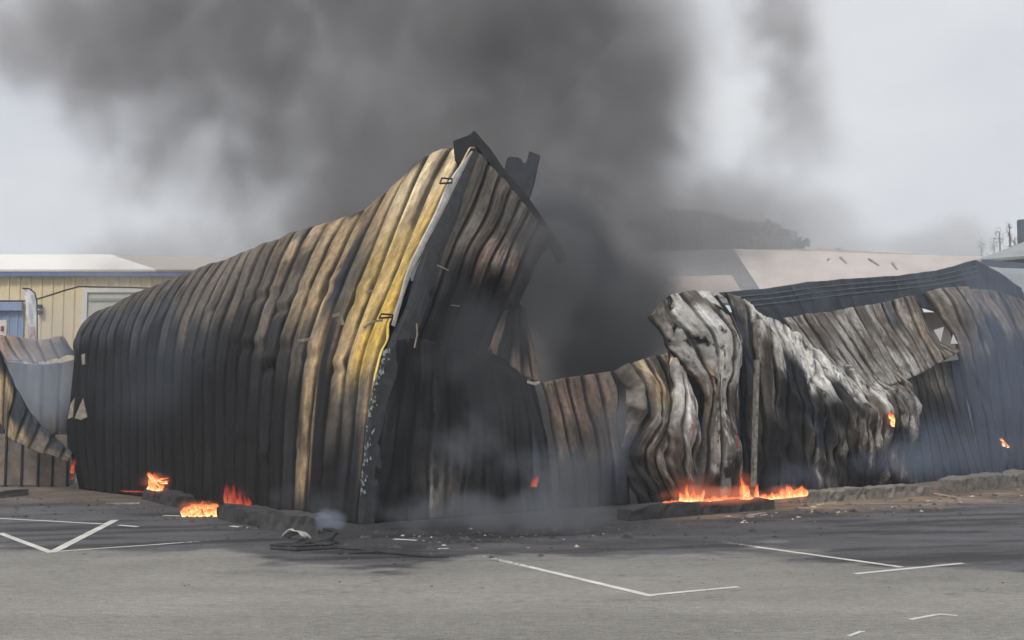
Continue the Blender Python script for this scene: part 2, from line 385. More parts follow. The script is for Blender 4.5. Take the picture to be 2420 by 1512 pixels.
    K = K * (1 - np.clip(sootm, 0, .85))[..., None] + np.array(C['k']) * np.clip(sootm, 0, .85)[..., None]
    groove = 1 - sstep(.018 * jw, .045 * jw, ph2)          # each joint coloured darker than the pans
    K = K * (1 + .30 * vn(ribno * 9.1, V * .15, sd_ + 33))[..., None] * (1 - groove * (.78 + .2 * vn(ribno, V * 1.5, sd_ + 50)))[..., None] * (1 + .5 * (1 - sstep(.03, .06, np.abs(ph - .20) * period)) * sstep(0, .5, vn(ribno, V * .8, sd_ + 51)))[..., None]
    if ashy > 0:
        s1 = fbm(U * 3.6, V * 2.6, sd_ + 21, 5, .6); lum = K.mean(2)
        spots = sstep(.10, .34, s1) * ashy * sstep(.06, .3, lum); K = K * (1 - spots * .85)[..., None]
        s2 = sstep(.22, .34, fbm(U * 4.5, V * 1.6, sd_ + 25, 5, .6)) * np.clip(ashy, 0, 1) * .75 * sstep(.05, .16, lum); K = K * (1 - s2)[..., None] + np.array(C['W']) * s2[..., None]
    K = np.clip(K, .005, .85)
    UV = np.stack([U + tag_ * 3.3, V], -1)
    objs = []
    nsheet = max(1, int(round(Lu / (period * per))))
    cuts = [int(round(k * (nu - 1) / nsheet)) for k in range(nsheet + 1)]
    for s in range(nsheet):
        i0, i1 = cuts[s], cuts[s + 1] + 1
        sub = Sd[i0:i1] + nrm[i0:i1] * (offs * (s % 2) + random.uniform(-.004, .004) * 1)
        kk = None
        if keepf is not None or rip > 0:
            uu, vv = U[i0:i1], V[i0:i1]; kk = np.ones((i1 - i0, nv), bool)
            if rip > 0: kk &= vv < Lv - rip * (.5 + .5 * vn(uu * 2.3, 0 * uu, sd_ + 40) + .2 * vn(uu * 11, 0 * uu, sd_ + 41))
            if keepf is not None: kk &= keepf(sub, uu, vv)
        fc = grid_faces(i1 - i0, nv, kk)
        if not fc: continue
        objs.append(link(name, sub, fc, M_metal, ware, smooth=True, colors=K[i0:i1].reshape(-1, 3), uvs=UV[i0:i1].reshape(-1, 2), thick=thick, label=label, loc=tuple(sub[(i1 - i0) // 2, nv // 2])))
    return objs

# left wall: columns follow the ribs from foot to top
Lc = [
 ((185,1155),(160,1030),(166,940),(176,850),(182,800),(222,748)),
 ((265,1163),(262,1040),(262,930),(264,840),(276,768),(318,703)),
 ((350,1172),(348,1050),(348,930),(352,838),(372,750),(428,657)),
 ((440,1184),(440,1060),(440,930),(446,830),(468,735),(532,624)),
 ((530,1194),(532,1060),(536,930),(545,825),(572,715),(625,585)),
 ((615,1206),(618,1065),(624,940),(638,820),(675,700),(745,545)),
 ((690,1216),(698,1070),(706,940),(724,820),(776,680),(855,505)),
 ((712,1219),(722,1075),(735,940),(752,823),(805,672),(897,472)),
 ((735,1222),(745,1080),(757,940),(778,825),(832,665),(938,438)),
 ((778,1228),(792,1080),(806,940),(826,825),(890,650),(1000,384)),
 ((818,1234),(832,1080),(846,950),(872,825),(945,635),(1066,364)),
 ((855,1238),(866,1080),(882,950),(922,785),(1000,592),(1112,362))]
Lcol = ['KKKKnG', 'KKKKnG', 'KKKKnG', 'KKKkGG', 'KKKkGg', 'KKKkGt', 'KkkGTT', 'kTTTNt', 'KKKkGT', 'KKGTyL', 'KkGYyL', 'kGTYYL']
Lb = []
dl_ = (CORN - LEND)
for c_ in Lc:
    # foot of this column on the straight base line
    x, y, z = ray(*c_[0]); n = Vector((dl_.y, -dl_.x, 0)); t = CORN.dot(n) / (x * n.x + y * n.y); Lb.append(Vector((x * t, y * t, 0)))
cols = []
for c_, b0 in zip(Lc, Lb):
    last = c_ is Lc[-1]
    q = [b0] + [LW(px, py, b0) for px, py in c_[1:]]
    # the roof sheet turns over behind the top edge
    tp = q[-1]; up = (q[-1] - q[-2]).normalized()
    kk_ = .15 if last else 1.0
    q.append(tp + (up * .18 + L_in * .35 + Vector((0, 0, -.05))) * kk_); q.append(tp + (L_in * 1.3 + Vector((0, 0, -.35))) * kk_)
    cols.append(q)
um = [(b0 - Lb[0]).length for b0 in Lb]
loft(cols, [s + 'GK' for s in Lcol], 1, umet=um, crump=.03, cscale=.45, wear=.40, res=.045, amp=.062, jw=2.1, irr=.05, flatlow=(.3, 1.6, 4.2), dents=((1.4, .03), (3.7, .07), (5.2, .06)))

# flashing along the corner: a folded strip
def strip(name, pl, w, mat, parent, thick=.03, label=None, jag=0.0):
    """pl: list of (point, width direction)"""
    vs, fs = [], []
    for k, (p, d) in enumerate(pl):
        d = Vector(d); j = Vector((random.uniform(-1, 1), random.uniform(-1, 1), random.uniform(-1, 1))) * jag
        vs += [tuple(Vector(p) + j), tuple(Vector(p) + d * w * .5 + j + Vector((0, -.05, 0))), tuple(Vector(p) + d * w + j)]
    for k in range(len(pl) - 1):
        for e in (0, 1): a = 3 * k + e; fs.append((a, a + 1, a + 4, a + 3))
    return link(name, vs, fs, mat, parent, thick=thick, label=label, loc=vs[0])
edgeL = [(1114,355),(1062,462),(1015,562),(984,640),(962,715),(928,790),(892,880),(873,960),(860,1080),(851,1180),(847,1236)]
edgeR = [(1152,372),(1100,480),(1056,575),(1030,660),(1008,730),(980,800),(945,890),(922,980),(908,1080),(900,1180),(896,1236)]
def resample(pts, n):
    pts = np.array(pts, float); d = np.concatenate([[0], np.cumsum(np.linalg.norm(np.diff(pts, axis=0), axis=1))]); t = np.linspace(0, d[-1], n)
    return hermite(d, pts, t)
def flash(eL, eR, name, mat, n=60, inset=.0, jag=.012, label=None):
    a, b_ = resample(eL, n), resample(eR, n); vs, fs = [], []
    for k in range(n):
        pl, pr = LW(a[k][0], a[k][1], CORN), LW(b_[k][0], b_[k][1], CORN)
        out_ = Vector((0, -1, 0)); nn = 5
        for q in range(nn):
            p = pl.lerp(pr, q / (nn - 1)); bump = (.09 if 0 < q < nn - 1 else .03) + jag * (2 * float(vn(k * .6, q * 1.3, 5)))
            vs.append(tuple(p + out_ * (bump + inset)))
    for k in range(n - 1):
        for q in range(4): s0 = 5 * k + q; fs.append((s0, s0 + 5, s0 + 6, s0 + 1))
    return link(name, vs, fs, mat, ware, thick=.03, smooth=False, loc=vs[0], label=label)
flash(edgeL, edgeR, 'corner_flashing', M_trim)
flash([(1112,360),(1060,430),(1027,505),(988,583),(960,645),(944,702),(925,768)], [(1118,360),(1080,434),(1044,508),(1000,592),(970,655),(953,705),(934,772)], 'edge_trim', M_pale, 30, .03, .004, 'bare pale metal edge trim beside the dark corner flashing')
# melted insulation clinging to the lower corner
vs = MB()
_e = resample(edgeL, 200)
for k in range(110):
    t_ = random.random(); px, py = _e[int(110 + t_ ** 1.3 * 75)]; p = LW(px + abs(random.gauss(4, 8)), py, CORN) + Vector((0, -.14, 0)); s_ = abs(random.gauss(.008, .008)) + .004
    vs.hexa([p + Vector((a * s_, b_ * s_, -s_ * 1.5)) for a, b_ in ((-1, -1), (1, -1), (1, 1), (-1, 1))], [p + Vector((a * s_ * .4, b_ * s_ * .4, s_ * 2)) for a, b_ in ((-1, -1), (1, -1), (1, 1), (-1, 1))])
vs.build('melted_insulation', plain('melted_foam', (.22, .24, .25), .5, .5, 9), ware, kind='stuff')

# right-hand wall. each column top..bottom in pixels, reversed to foot..top
def rcols(data):
    r = []
    for c_ in data:
        r.append([RW(p[0], p[1], p[2] if len(p) > 2 else 0.0) for p in c_][::-1])
    return r
def rc(strs): return [s[::-1] for s in strs]
gable = [
 ((1128,360,.30),(1085,472,.25),(1036,590,.25),(990,700,.2),(960,800,.2),(935,900,.1)),
 ((1182,418,.30),(1142,520,.28),(1100,600,.25),(1065,700,.35),(1030,800,.3),(1005,900,.2)),
 ((1218,465,.35),(1182,548,.30),(1148,612,.10),(1118,690,.55),(1085,800,.4),(1060,900,.2)),
 ((1258,512,.40),(1226,580,.35),(1208,632,.00),(1180,700,.70),(1150,800,.5),(1110,900,.3)),
 ((1306,568,.45),(1275,615,.45),(1246,670,.45),(1215,745,.8),(1180,800,.6),(1140,870,.4))]
loft(rcols(gable), rc(['GGGkKK', 'gGgkKK', 'GGRkKK', 'GGRKKK', 'kNNKKK']), 2, period=.42, amp=.05, crump=.06, cscale=.9, wear=.3, ashy=.25)
low = [
 ((925,805,.05),(905,930,.05),(888,1050,0),(872,1150,0),(862,None,0)),
 ((985,800,.1),(975,930,.05),(960,1050,0),(950,1150,0),(945,None,0)),
 ((1045,815,.15),(1045,930,.1),(1040,1050,.05),(1035,1150,0),(1035,None,0)),
 ((1110,838,.2),(1120,940,.1),(1125,1050,.05),(1125,1150,0),(1125,None,0)),
 ((1180,862,.2),(1195,950,.15),(1205,1050,.05),(1210,1150,0),(1215,None,0)),
 ((1262,905,.2),(1275,970,.15),(1292,1050,.05),(1305,1150,0),(1315,None,0))]
loft(rcols(low), rc(['KKkkK', 'KKkkK', 'KKkGk', 'KKkkk', 'KkkkN', 'kkkNN']), 3, amp=.022, irr=.14, flatlow=(.35, 3, 6), crump=.06, cscale=1.0, wear=.8, ashy=.6)
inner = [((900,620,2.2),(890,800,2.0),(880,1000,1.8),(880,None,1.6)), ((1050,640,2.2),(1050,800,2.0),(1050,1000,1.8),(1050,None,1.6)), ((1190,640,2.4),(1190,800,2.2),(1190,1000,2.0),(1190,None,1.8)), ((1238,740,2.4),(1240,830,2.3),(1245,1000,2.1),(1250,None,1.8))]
loft(rcols(inner), rc(['KKKK', 'KKKK', 'KKKK', 'kKKK']), 14, crump=.05, wear=.4, name='inner_backing', rip=.5)  # black backing added behind the end face to keep the void dark
flap = [((1190,735,.7),(1166,780,.6),(1140,826,.5)), ((1206,731,.75),(1196,790,.5),(1182,848,.5)), ((1222,735,.7),(1228,805,.6),(1236,890,.4)), ((1237,742,.8),(1260,830,.7),(1277,908,.5))]
loft(rcols(flap), rc(['kGB', 'kkR', 'kkR', 'GkB']), 4, period=.34, amp=.05, crump=.05, wear=.35)
midw = [
 ((1278,905,.1),(1292,960,.1),(1308,1040,.05),(1318,1110,0),(1322,None,0)),
 ((1335,892,.1),(1350,960,.1),(1372,1040,.05),(1385,1110,0),(1388,None,0)),
 ((1395,885,.1),(1412,950,.0),(1432,1020,.05),(1440,1110,0),(1440,None,0)),
 ((1442,879,.1),(1462,930,-.1),(1456,1000,.0),(1480,1100,0),(1490,None,0))]
loft(rcols(midw), rc(['BBGkk', 'BRGkk', 'RBGNk', 'gBnNk']), 5, period=.45, amp=.05, crump=.04, cscale=.9, wear=.3)
bent = [
 ((1444,880,.1),(1480,930,-.10),(1476,1010,.10),(1462,1090,.1),(1500,None,0)),
 ((1480,866,.1),(1520,925,-.45),(1500,1010,-.15),(1480,1080,.0),(1520,None,0)),
 ((1520,850,.1),(1560,930,-.30),(1545,1010,-.35),(1520,1070,-.1),(1560,None,0)),
 ((1558,836,.1),(1585,920,.15),(1578,1010,-.10),(1560,1080,-.25),(1600,None,0)),
 ((1588,828,.0),(1602,900,-.25),(1600,980,-.40),(1600,1080,-.15),(1630,None,0)),
 ((1604,832,.0),(1632,930,-.30),(1640,1010,-.25),(1640,1090,-.10),(1660,None,0))]
loft(rcols(bent), rc(['gBnkk', 'ggNkk', 'gTgGk', 'gGgBk', 'TwWgk', 'gWAgk']), 6, period=.40, amp=.07, crump=.12, cscale=1.2, wear=.35, ashy=.5, irr=.10, res=.038)
back = [((1600,845,.6),(1620,950,.4),(1640,1060,.3),(1650,None,.1)), ((1680,800,.6),(1690,950,.4),(1700,1060,.3),(1705,None,.1)), ((1770,760,.6),(1770,950,.4),(1770,1060,.3),(1770,None,.1))]
loft(rcols(back), rc(['nNNk', 'nNNk', 'nNNk']), 7, crump=.04, wear=.4)
peak = [
 ((1530,750,.0),(1560,790,-.1),(1574,824,-.1),(1614,870,-.2),(1650,915,-.2),(1662,960,.0),(1640,1080,0),(1615,1180,0)),
 ((1562,712,.1),(1598,762,-.22),(1630,810,-.26),(1655,865,-.22),(1680,915,-.25),(1676,970,-.1),(1668,1080,-.2),(1650,1180,-.1)),
 ((1602,696,.1),(1646,745,-.30),(1688,800,-.38),(1694,865,-.36),(1694,920,-.26),(1698,980,-.1),(1704,1080,-.3),(1690,1180,-.1)),
 ((1645,690,.1),(1692,735,-.30),(1730,800,-.40),(1728,865,-.38),(1716,920,-.30),(1718,982,-.2),(1734,1080,-.25),(1720,1180,-.1)),
 ((1690,703,.2),(1718,745,-.2),(1746,800,-.26),(1746,850,-.26),(1740,920,-.2),(1738,985,-.1),(1745,1080,.1),(1745,1180,0))]
loft(rcols(peak), rc(['GwGBGnnk', 'GWAwTgGk', 'GAWAwgwk', 'GWwWAGwk', 'kGWAgNGk']), 8, period=.44, amp=.07, crump=.055, cscale=1.6, wear=.3, ashy=1.2, irr=.08, res=.035)
drape = [
 ((1706,690,.2),(1744,780,.1),(1756,880,.1),(1762,1000,.1),(1766,1100,0),(1768,None,0)),
 ((1735,700,.1),(1768,790,-.1),(1778,880,-.05),(1784,1000,-.05),(1786,1100,0),(1786,None,0)),
 ((1762,716,.1),(1796,790,-.4),(1808,880,-.3),(1812,1000,-.2),(1812,1100,0),(1812,None,0)),
 ((1802,750,.2),(1838,826,-.4),(1858,905,-.45),(1868,1000,-.3),(1870,1100,-.1),(1872,None,0)),
 ((1850,782,.3),(1890,856,-.3),(1918,925,-.55),(1926,1010,-.4),(1928,1100,-.1),(1930,None,0)),
 ((1900,826,.4),(1950,892,-.2),(1988,955,-.60),(1990,1025,-.5),(1990,1100,-.2),(1990,None,0)),
 ((1965,868,.4),(2010,918,-.1),(2046,968,-.45),(2050,1035,-.45),(2048,1110,-.15),(2045,None,0)),
 ((2040,895,.4),(2082,930,.0),(2112,968,-.35),(2115,1035,-.35),(2105,1110,-.1),(2100,None,0)),
 ((2110,880,.4),(2150,925,.1),(2166,972,-.1),(2160,1040,-.1),(2152,1110,0),(2150,None,0))]
loft(rcols(drape), rc(['kNNkkk', 'GnnGkk', 'AgGkkk', 'AWNkkk', 'WAkNGk', 'WAkGkk', 'wAGBkk', 'gwGkgk', 'BGwkkk']), 9, period=.50, amp=.13, crump=.15, cscale=1.1, wear=.4, ashy=1.0, irr=.16, res=.036)
upper = [
 ((1850,752,1.0),(1884,800,.7),(1915,850,.5),(1962,900,.3)),
 ((1920,743,1.0),(1960,800,.6),(2000,860,.4),(2042,918,.2)),
 ((2000,732,1.0),(2036,790,.6),(2072,850,.4),(2108,908,.2)),
 ((2075,718,1.0),(2105,775,.7),(2138,830,.4),(2166,885,.2)),
 ((2140,702,1.0),(2160,750,.8),(2186,808,.4),(2218,858,.1)),
 ((2160,700,1.2),(2180,760,1.1),(2212,812,.6),(2268,832,.0))]
loft(rcols(upper), rc(['GwAW', 'gwwA', 'GwgW', 'nggw', 'GBgG', 'kNGB']), 10, period=.50, amp=.08, irr=.05, crump=.07, cscale=.8, wear=.25, ashy=.5)
mid2 = [((2130,885,.2),(2140,960,.1),(2150,1040,.0),(2155,None,0)), ((2190,862,.3),(2215,950,.1),(2240,1040,-.1),(2262,None,0)), ((2262,850,.4),(2278,950,.2),(2300,1050,.0),(2330,None,0))]
loft(rcols(mid2), rc(['kNNN', 'GkNN', 'NkNN']), 11, crump=.05, cscale=.9, wear=.5, ashy=.3)
right = [
 ((2180,692,.8),(2214,740,.5),(2246,800,.3),(2264,855,.1),(2290,950,.1),(2310,1050,.1),(2315,None,.1)),
 ((2238,684,.8),(2272,735,.3),(2300,800,.1),(2315,870,.0),(2330,960,.0),(2345,1050,.0),(2350,None,.1)),
 ((2300,686,.8),(2338,745,.3),(2358,800,.1),(2368,870,.0),(2376,960,.0),(2385,1050,.0),(2385,None,.1)),
 ((2360,694,.8),(2396,740,.3),(2418,800,.1),(2428,870,.0),(2432,960,.0),(2440,1050,.0),(2440,None,.1)),
 ((2420,722,.8),(2450,770,.3),(2470,820,.1),(2480,880,.0),(2490,960,.0),(2495,1050,.0),(2495,None,.1)),
 ((2540,760,.8),(2560,800,.3),(2580,840,.1),(2590,900,.0),(2590,980,.0),(2590,1050,.0),(2590,None,.1))]
loft(rcols(right), rc(['GgGkNNN', 'gGGkNNN', 'BgNkNNN', 'GgkNNNN', 'gGkNNNN', 'GGkNNNN']), 12, period=.62, amp=.08, ashy=.4, irr=.06, crump=.09, cscale=.9, wear=.4)
# fallen dark roof sheet lying over the right wall: grooves run along it
roof = [((1700,690,1.3),(1760,735,.9),(1820,790,.8)), ((1800,682,1.6),(1835,725,1.2),(1870,780,1.1)), ((1900,668,1.8),(1925,715,1.5),(1945,770,1.2)), ((2020,657,2.0),(2040,700,1.6),(2060,745,1.3)),
        ((2120,651,2.2),(2135,690,1.7),(2150,722,1.4)), ((2210,640,2.4),(2220,680,1.8),(2230,745,1.3)), ((2305,614,2.4),(2310,665,1.8),(2320,720,1.2)), ((2362,645,2.0),(2372,690,1.6),(2380,735,1.2)), ((2430,695,1.6),(2440,725,1.3),(2450,760,1.1))]
A_ = rcols(roof)
loft(A_, rc(['VVV'] * 9), 13, lin=True, period=50, amp=0, per=.06, crump=.03, cscale=.6, wear=.3, name='roof_sheet')  # sheet colour includes the blue tint of smoke hanging in front
M_rib = plain('dark_rib', (.10, .12, .155), .5, .3)
for off in (.3, .55, .8):                                      # long folded ribs on the fallen roof
    mb = MB(); pts = []
    for c_ in A_[:7]:
        a, b_, c2 = c_[2], c_[1], c_[0]; p = a.lerp(b_, off) if off < .99 else b_
        pts.append(p + Vector((0, -.06, 0)))
    mb.tube(pts, .016, 5); mb.build('roof_rib', M_rib, ware)
# verge beam running down from the peak and broken gutter ends
mb = MB(); pts = [RW(px, py, .55) for px, py in ((1112,318),(1150,362),(1190,420),(1235,470),(1270,520),(1305,572),(1330,618))]
for a, b_ in zip(pts, pts[1:]): mb.beam(a, b_, .10, .26)
mb.build('verge_beam', M_soot, ware)
mb = MB()
a = [LW(px, py, CORN, .0) for px, py in ((1070,332),(1110,317),(1126,342),(1090,385),(1074,378))]
n_ = len(a); vs = [tuple(p + Vector((0, .05, 0))) for p in a] + [tuple(p + Vector((.05, .55, 0))) for p in a]
fs = [tuple(range(n_)), tuple(range(2 * n_ - 1, n_ - 1, -1))] + [(i, i + n_, (i + 1) % n_ + n_, (i + 1) % n_) for i in range(n_)]
link('gutter_end', vs, fs, M_soot, ware, label='torn black gutter end at the very peak')
a = [RW(px, py, 1.3) for px, py in ((1197,375),(1204,370),(1226,372),(1232,386),(1243,384),(1250,357),(1272,365),(1258,430),(1244,475),(1215,455),(1190,408))]
n_ = len(a); vs = [tuple(p) for p in a] + [tuple(p + Vector((.06, .16, 0))) for p in a]
fs = [tuple(range(n_)), tuple(range(2 * n_ - 1, n_ - 1, -1))] + [(i, i + n_, (i + 1) % n_ + n_, (i + 1) % n_) for i in range(n_)]
link('broken_beam', vs, fs, plain('sooty_beam', (.04, .045, .055), .7, .3), ware, label='snapped dark steel beam end rising behind the peak')
# two black gutter brackets on the yellow sheets
def bracket(x0, y0, x1, y1):
    mb = MB(); L = [LW(px, py, CORN) + Vector((0, -.16, 0)) for px, py in ((x0, y1), (x1, y1 - 2), (x1 + 1, y0 + 2), (x0 + 5, y0), (x0, y1))]
    mb.tube(L, .022, 6); mb.build('gutter_bracket', M_soot, ware)
bracket(1040, 424, 1068, 437); bracket(898, 743, 928, 753)
# bent strips and little torn lips standing off the wall
def lip(pts, w=.05, mat=M_pale, name='torn_strip', f=LW):
    mb = MB(); q = [(LW(p[0], p[1], CORN) if f is LW else RW(p[0], p[1], -.1)) + Vector((0, -.12, 0)) for p in pts]
    for a, b_ in zip(q, q[1:]): mb.beam(a, b_, .03, w)
    mb.build(name, mat, ware)
M_lip = plain('scorched_lip', (.27, .23, .18), .6, .4, 8)
lip([(708,806),(736,802)], .06, M_lip); lip([(866,692),(884,688)], .04, M_lip); lip([(862,775),(884,760),(905,758)], .05, M_lip); lip([(788,748),(806,742),(812,768)], .06, M_lip)
lip([(1034,628),(1060,640)], .025, M_lip, f=RW); lip([(1066,722),(1086,724)], .025, M_lip, f=RW)
lip([(1246,902),(1262,907),(1274,903)], .06, M_pale, f=RW); lip([(985,765),(987,790),(980,822)], .025, M_lip, f=RW)
# pale pieces added for the bright sky showing through holes on the right
M_skygap = plain('pale_sky_gap', (.72, .72, .72), .6, .1)
for tri in (((2206,780),(2230,772),(2222,808)), ((2246,812),(2252,790),(2263,812))):
    q = [RW(px, py, .0) for px, py in tri]; v3 = [tuple(p) for p in q] + [tuple(p + Vector((0, .03, 0))) for p in q]
    link('sky_gap', v3, [(0, 1, 2), (5, 4, 3), (0, 3, 4, 1), (1, 4, 5, 2), (2, 5, 3, 0)], M_skygap, ware, label='small pale piece standing for sky seen through the hole')
# pale posts half buried in the drape
mb = MB(); p0 = RW(1788, 850, -.35); p1 = RW(1780, 1150, -.30); mb.beam(p0, p1, .14, .10); mb.build('bent_post', plain('ashy_post', (.20, .19, .17), .8, .6, 9), ware)
# pale folded tags on the left edge
for pl in (((166,955),(176,940),(172,985),(160,990)), ((196,940),(206,985),(190,992),(176,988)), ((192,838),(200,835),(201,860),(194,862))):
    q = [P(px, py, 32.3) for px, py in pl]; v4 = [tuple(p) for p in q] + [tuple(p + Vector((0, .05, 0))) for p in q]
    link('torn_flap', v4, [(0, 1, 2, 3), (7, 6, 5, 4), (0, 4, 5, 1), (1, 5, 6, 2), (2, 6, 7, 3), (3, 7, 4, 0)], M_lip, ware)

# ------------------------------------------------------------------ kerbs and debris
def rough_block(name, a, b, w, h, mat, label, cat, seed=0, group=None, taper=0.0, arch=0.0):
    A, B = G(*a), G(*b); d = (B - A).normalized(); s = Vector((-d.y, d.x, 0)); n = max(6, int((B - A).length / .12)); prof = [(0, 0), (.02, .45), (.0, .9), (.05, 1), (.35, 1.02), (.7, .98), (.95, 1), (1, .9), (1, 0)]
    vs, fs = [], []
    for i in range(n + 1):
        t_ = i / n; e = min(t_, 1 - t_); k = 1 - taper * max(0, .12 - e) / .12
        for j, (u_, v_) in enumerate(prof):
            q = A + (B - A) * t_ + s * w * (u_ - 0.0); hz = h * v_ * k * (1 + .16 * float(fbm(i * .22, j * .15 + seed * 7, seed, 3)) + .05 * float(vn(i * 1.7, j * 1.3, seed + 2)))
            q = q + s * .035 * float(vn(i * .9, j * 1.1, seed)); vs.append((q.x, q.y, hz if v_ else 0))
    m_ = len(prof)
    for i in range(n):
        for j in range(m_ - 1): a0 = i * m_ + j; fs.append((a0, a0 + 1, a0 + m_ + 1, a0 + m_))
    fs.append(tuple(range(m_))[::-1]); fs.append(tuple(range(n * m_, n * m_ + m_)))
    o = link(name, vs, fs, mat, loc=tuple(A), label=label, category=cat)
    if group: o['group'] = group
    return o
KG = 'kerb stones along the foot of the warehouse'
rough_block('kerb_stone', (1490,1231), (1832,1203), .45, .30, M_concrete_d, 'long sooty kerb stone with flames along its back edge', 'kerb', 1, KG, .2)
rough_block('kerb_stone', (1892,1190), (2205,1169), .55, .30, M_concrete, 'grey rough kerb stone just right of the flame line, beside brown dirt', 'kerb', 2, KG, .15)
rough_block('kerb_stone', (2268,1163), (2500,1140), .7, .42, M_concrete, 'rough kerb stone at the right edge with a dark hollow under its end', 'kerb', 3, KG, .1)
rough_block('kerb_stone', (336,1180), (415,1200), .5, .30, M_concrete_d, 'short dark kerb stone below the leftmost large flame', 'kerb', 4, KG, .15)
rough_block('kerb_stone', (512,1226), (612,1247), .5, .33, M_concrete_d, 'black kerb stone right of the bright flame patch', 'kerb', 5, KG, .15)
rough_block('kerb_stone', (612,1252), (750,1262), .5, .36, plain('ash_grey_kerb', (.055, .055, .055), .9, .4, 6, bump=.6), 'rounded ash grey kerb stone beside the small smoke puff', 'kerb', 6, KG, .2)
rough_block('concrete_slab', (-80,1185), (68,1170), 1.3, .20, plain('slab_grey', (.13, .125, .12), .9, .3, 4), 'flat grey concrete slab at the left edge in front of the fence', 'slab', 7)
# dark hollow below the right kerb end
def blob(name, c, r, sc_, mat, seed, label=None, cat=None, amp=.35, parent=None, kind=None):
    nu, nv = 14, 8; vs, fs = [], []
    for j in range(nv + 1):
        for i in range(nu):
            th, ph = 2 * math.pi * i / nu, math.pi * j / nv - math.pi / 2
            d = Vector((math.cos(th) * math.cos(ph), math.sin(th) * math.cos(ph), math.sin(ph)))
            k = 1 + amp * float(fbm(d.x * 1.7 + seed, d.y * 1.7, d.z * 1.7 + seed, 3)); vs.append(tuple(Vector(c) + Vector((d.x * sc_[0], d.y * sc_[1], d.z * sc_[2])) * r * k))
    for j in range(nv):
        for i in range(nu): a = j * nu + i; b_ = j * nu + (i + 1) % nu; fs.append((a, b_, b_ + nu, a + nu))
    o = link(name, vs, fs, mat, parent, loc=tuple(c))
    if label: o['label'] = label
    if cat: o['category'] = cat
    if kind: o['kind'] = kind
    return o
c0 = G(722, 1288)
deb = empty('debris_heap', c0, 'low heap of curled black debris with pale torn sheet, on the asphalt', 'debris')
blob('charred_lump', c0 + Vector((.15, .05, .03)), 1, (.42, .22, .09), M_soot, 3, parent=deb); blob('charred_lump', c0 + Vector((-.2, -.12, .02)), 1, (.4, .12, .04), M_soot, 5, parent=deb)
vs, fs = [], []
for i in range(12):
    for j in range(7):
        u_, v_ = i / 11, j / 6; x = -.44 + .42 * u_; z = .03 + .26 * math.sin(math.pi * min(1, .15 + u_ * .7)) * (1 - .35 * v_) + .03 * float(vn(i * .8, j * .9)); vs.append((c0.x + x + .1 * v_, c0.y - .06 + .3 * v_, z))
link('pale_sheet', vs, grid_faces(12, 7), plain('ash_sheet', (.42, .41, .38), .8, .35, 9), deb, thick=.015, smooth=True, loc=c0)
mb = MB(); mb.tube([c0 + Vector(q) for q in ((.0, -.05, .05), (.25, -.08, .06), (.45, 0, .12), (.52, .15, .2), (.45, .3, .24), (.25, .35, .25))], [.05, .05, .045, .04, .04, .03], 7); mb.build('curled_strip', M_soot, deb)
# rubble and flakes: nobody could count them
vs, fs = [], []
def chip(p, s):
    n = len(vs); h = s * random.uniform(.2, .7); an = random.random() * 3
    for k in range(4):
        a_ = an + k * math.pi / 2 + random.uniform(-.3, .3); r_ = s * random.uniform(.6, 1.2); vs.append((p.x + r_ * math.cos(a_), p.y + r_ * math.sin(a_) * .8, 0.001))
    vs.append((p.x + random.uniform(-.3, .3) * s, p.y, h)); fs.extend([(n + k, n + (k + 1) % 4, n + 4) for k in range(4)])
for k in range(900):
    px = random.uniform(0, 2419); yb = np.interp(px, [0, 180, 340, 610, 900, 1480, 1850, 2200, 2419], [1170, 1172, 1195, 1240, 1262, 1245, 1205, 1175, 1150])
    py = yb + abs(random.gauss(0, 26)) + random.uniform(-6, 4); chip(G(px, py), abs(random.gauss(.025, .035)) + .008)
for k in range(220):
    px = random.uniform(0, 2419); py = random.uniform(1260, 1400); chip(G(px, py), abs(random.gauss(.006, .01)) + .005)
link('rubble', vs, fs, plain('rubble', (.06, .055, .05), .9, .7, 2), kind='stuff', label='small black rubble and flakes strewn along the kerbs', category='rubble')
vs, fs = [], []
for k in range(70):
    px = random.uniform(1700, 2419); py = np.interp(px, [1700, 2419], [1228, 1165]) + random.gauss(0, 12); chip(G(px, py), abs(random.gauss(.03, .03)) + .01)
for k in range(25):
    px = random.uniform(930, 1500); py = random.gauss(1262, 14); chip(G(px, py), abs(random.gauss(.02, .02)) + .01)
link('ash_flakes', vs, fs, plain('ash_flakes', (.42, .37, .30), .9, .6, 2), kind='stuff', label='pale ash flakes scattered on the dirt by the right kerbs', category='ash')
# small burnt boards on the dirt
for k, (a, b_, w, h, l_) in enumerate((((1770,1222), (1812,1216), .10, .05, 'pale broken board on the dirt in front of the sooty kerb'), ((2200,1168), (2262,1180), .12, .05, 'pale thin board lying between the two right kerb stones'), ((250,1192), (330,1190), .14, .03, 'thin pale strip lying flat left of the short dark kerb'))):
    rough_block('broken_board', a, b_, w, h, plain('pale_board', (.33, .28, .23), .85, .3, 6), l_, 'board', 20 + k)
for k, pts in enumerate((((640,1298), (700,1302), (800,1296), (950,1308)), ((800,1310), (900,1306), (1000,1316), (1060,1318)))):
    mb = MB(); mb.tube([G(*q) + Vector((0, 0, .012)) for q in pts], [.03, .06, .05, .02], 6)
    o = mb.build('burnt_hose', M_soot); o['label'] = ('black hose-like strip beneath the debris heap', 'black strip lying farther right than the debris heap')[k]; o['category'] = 'strip'; o.name = 'charred_strip'

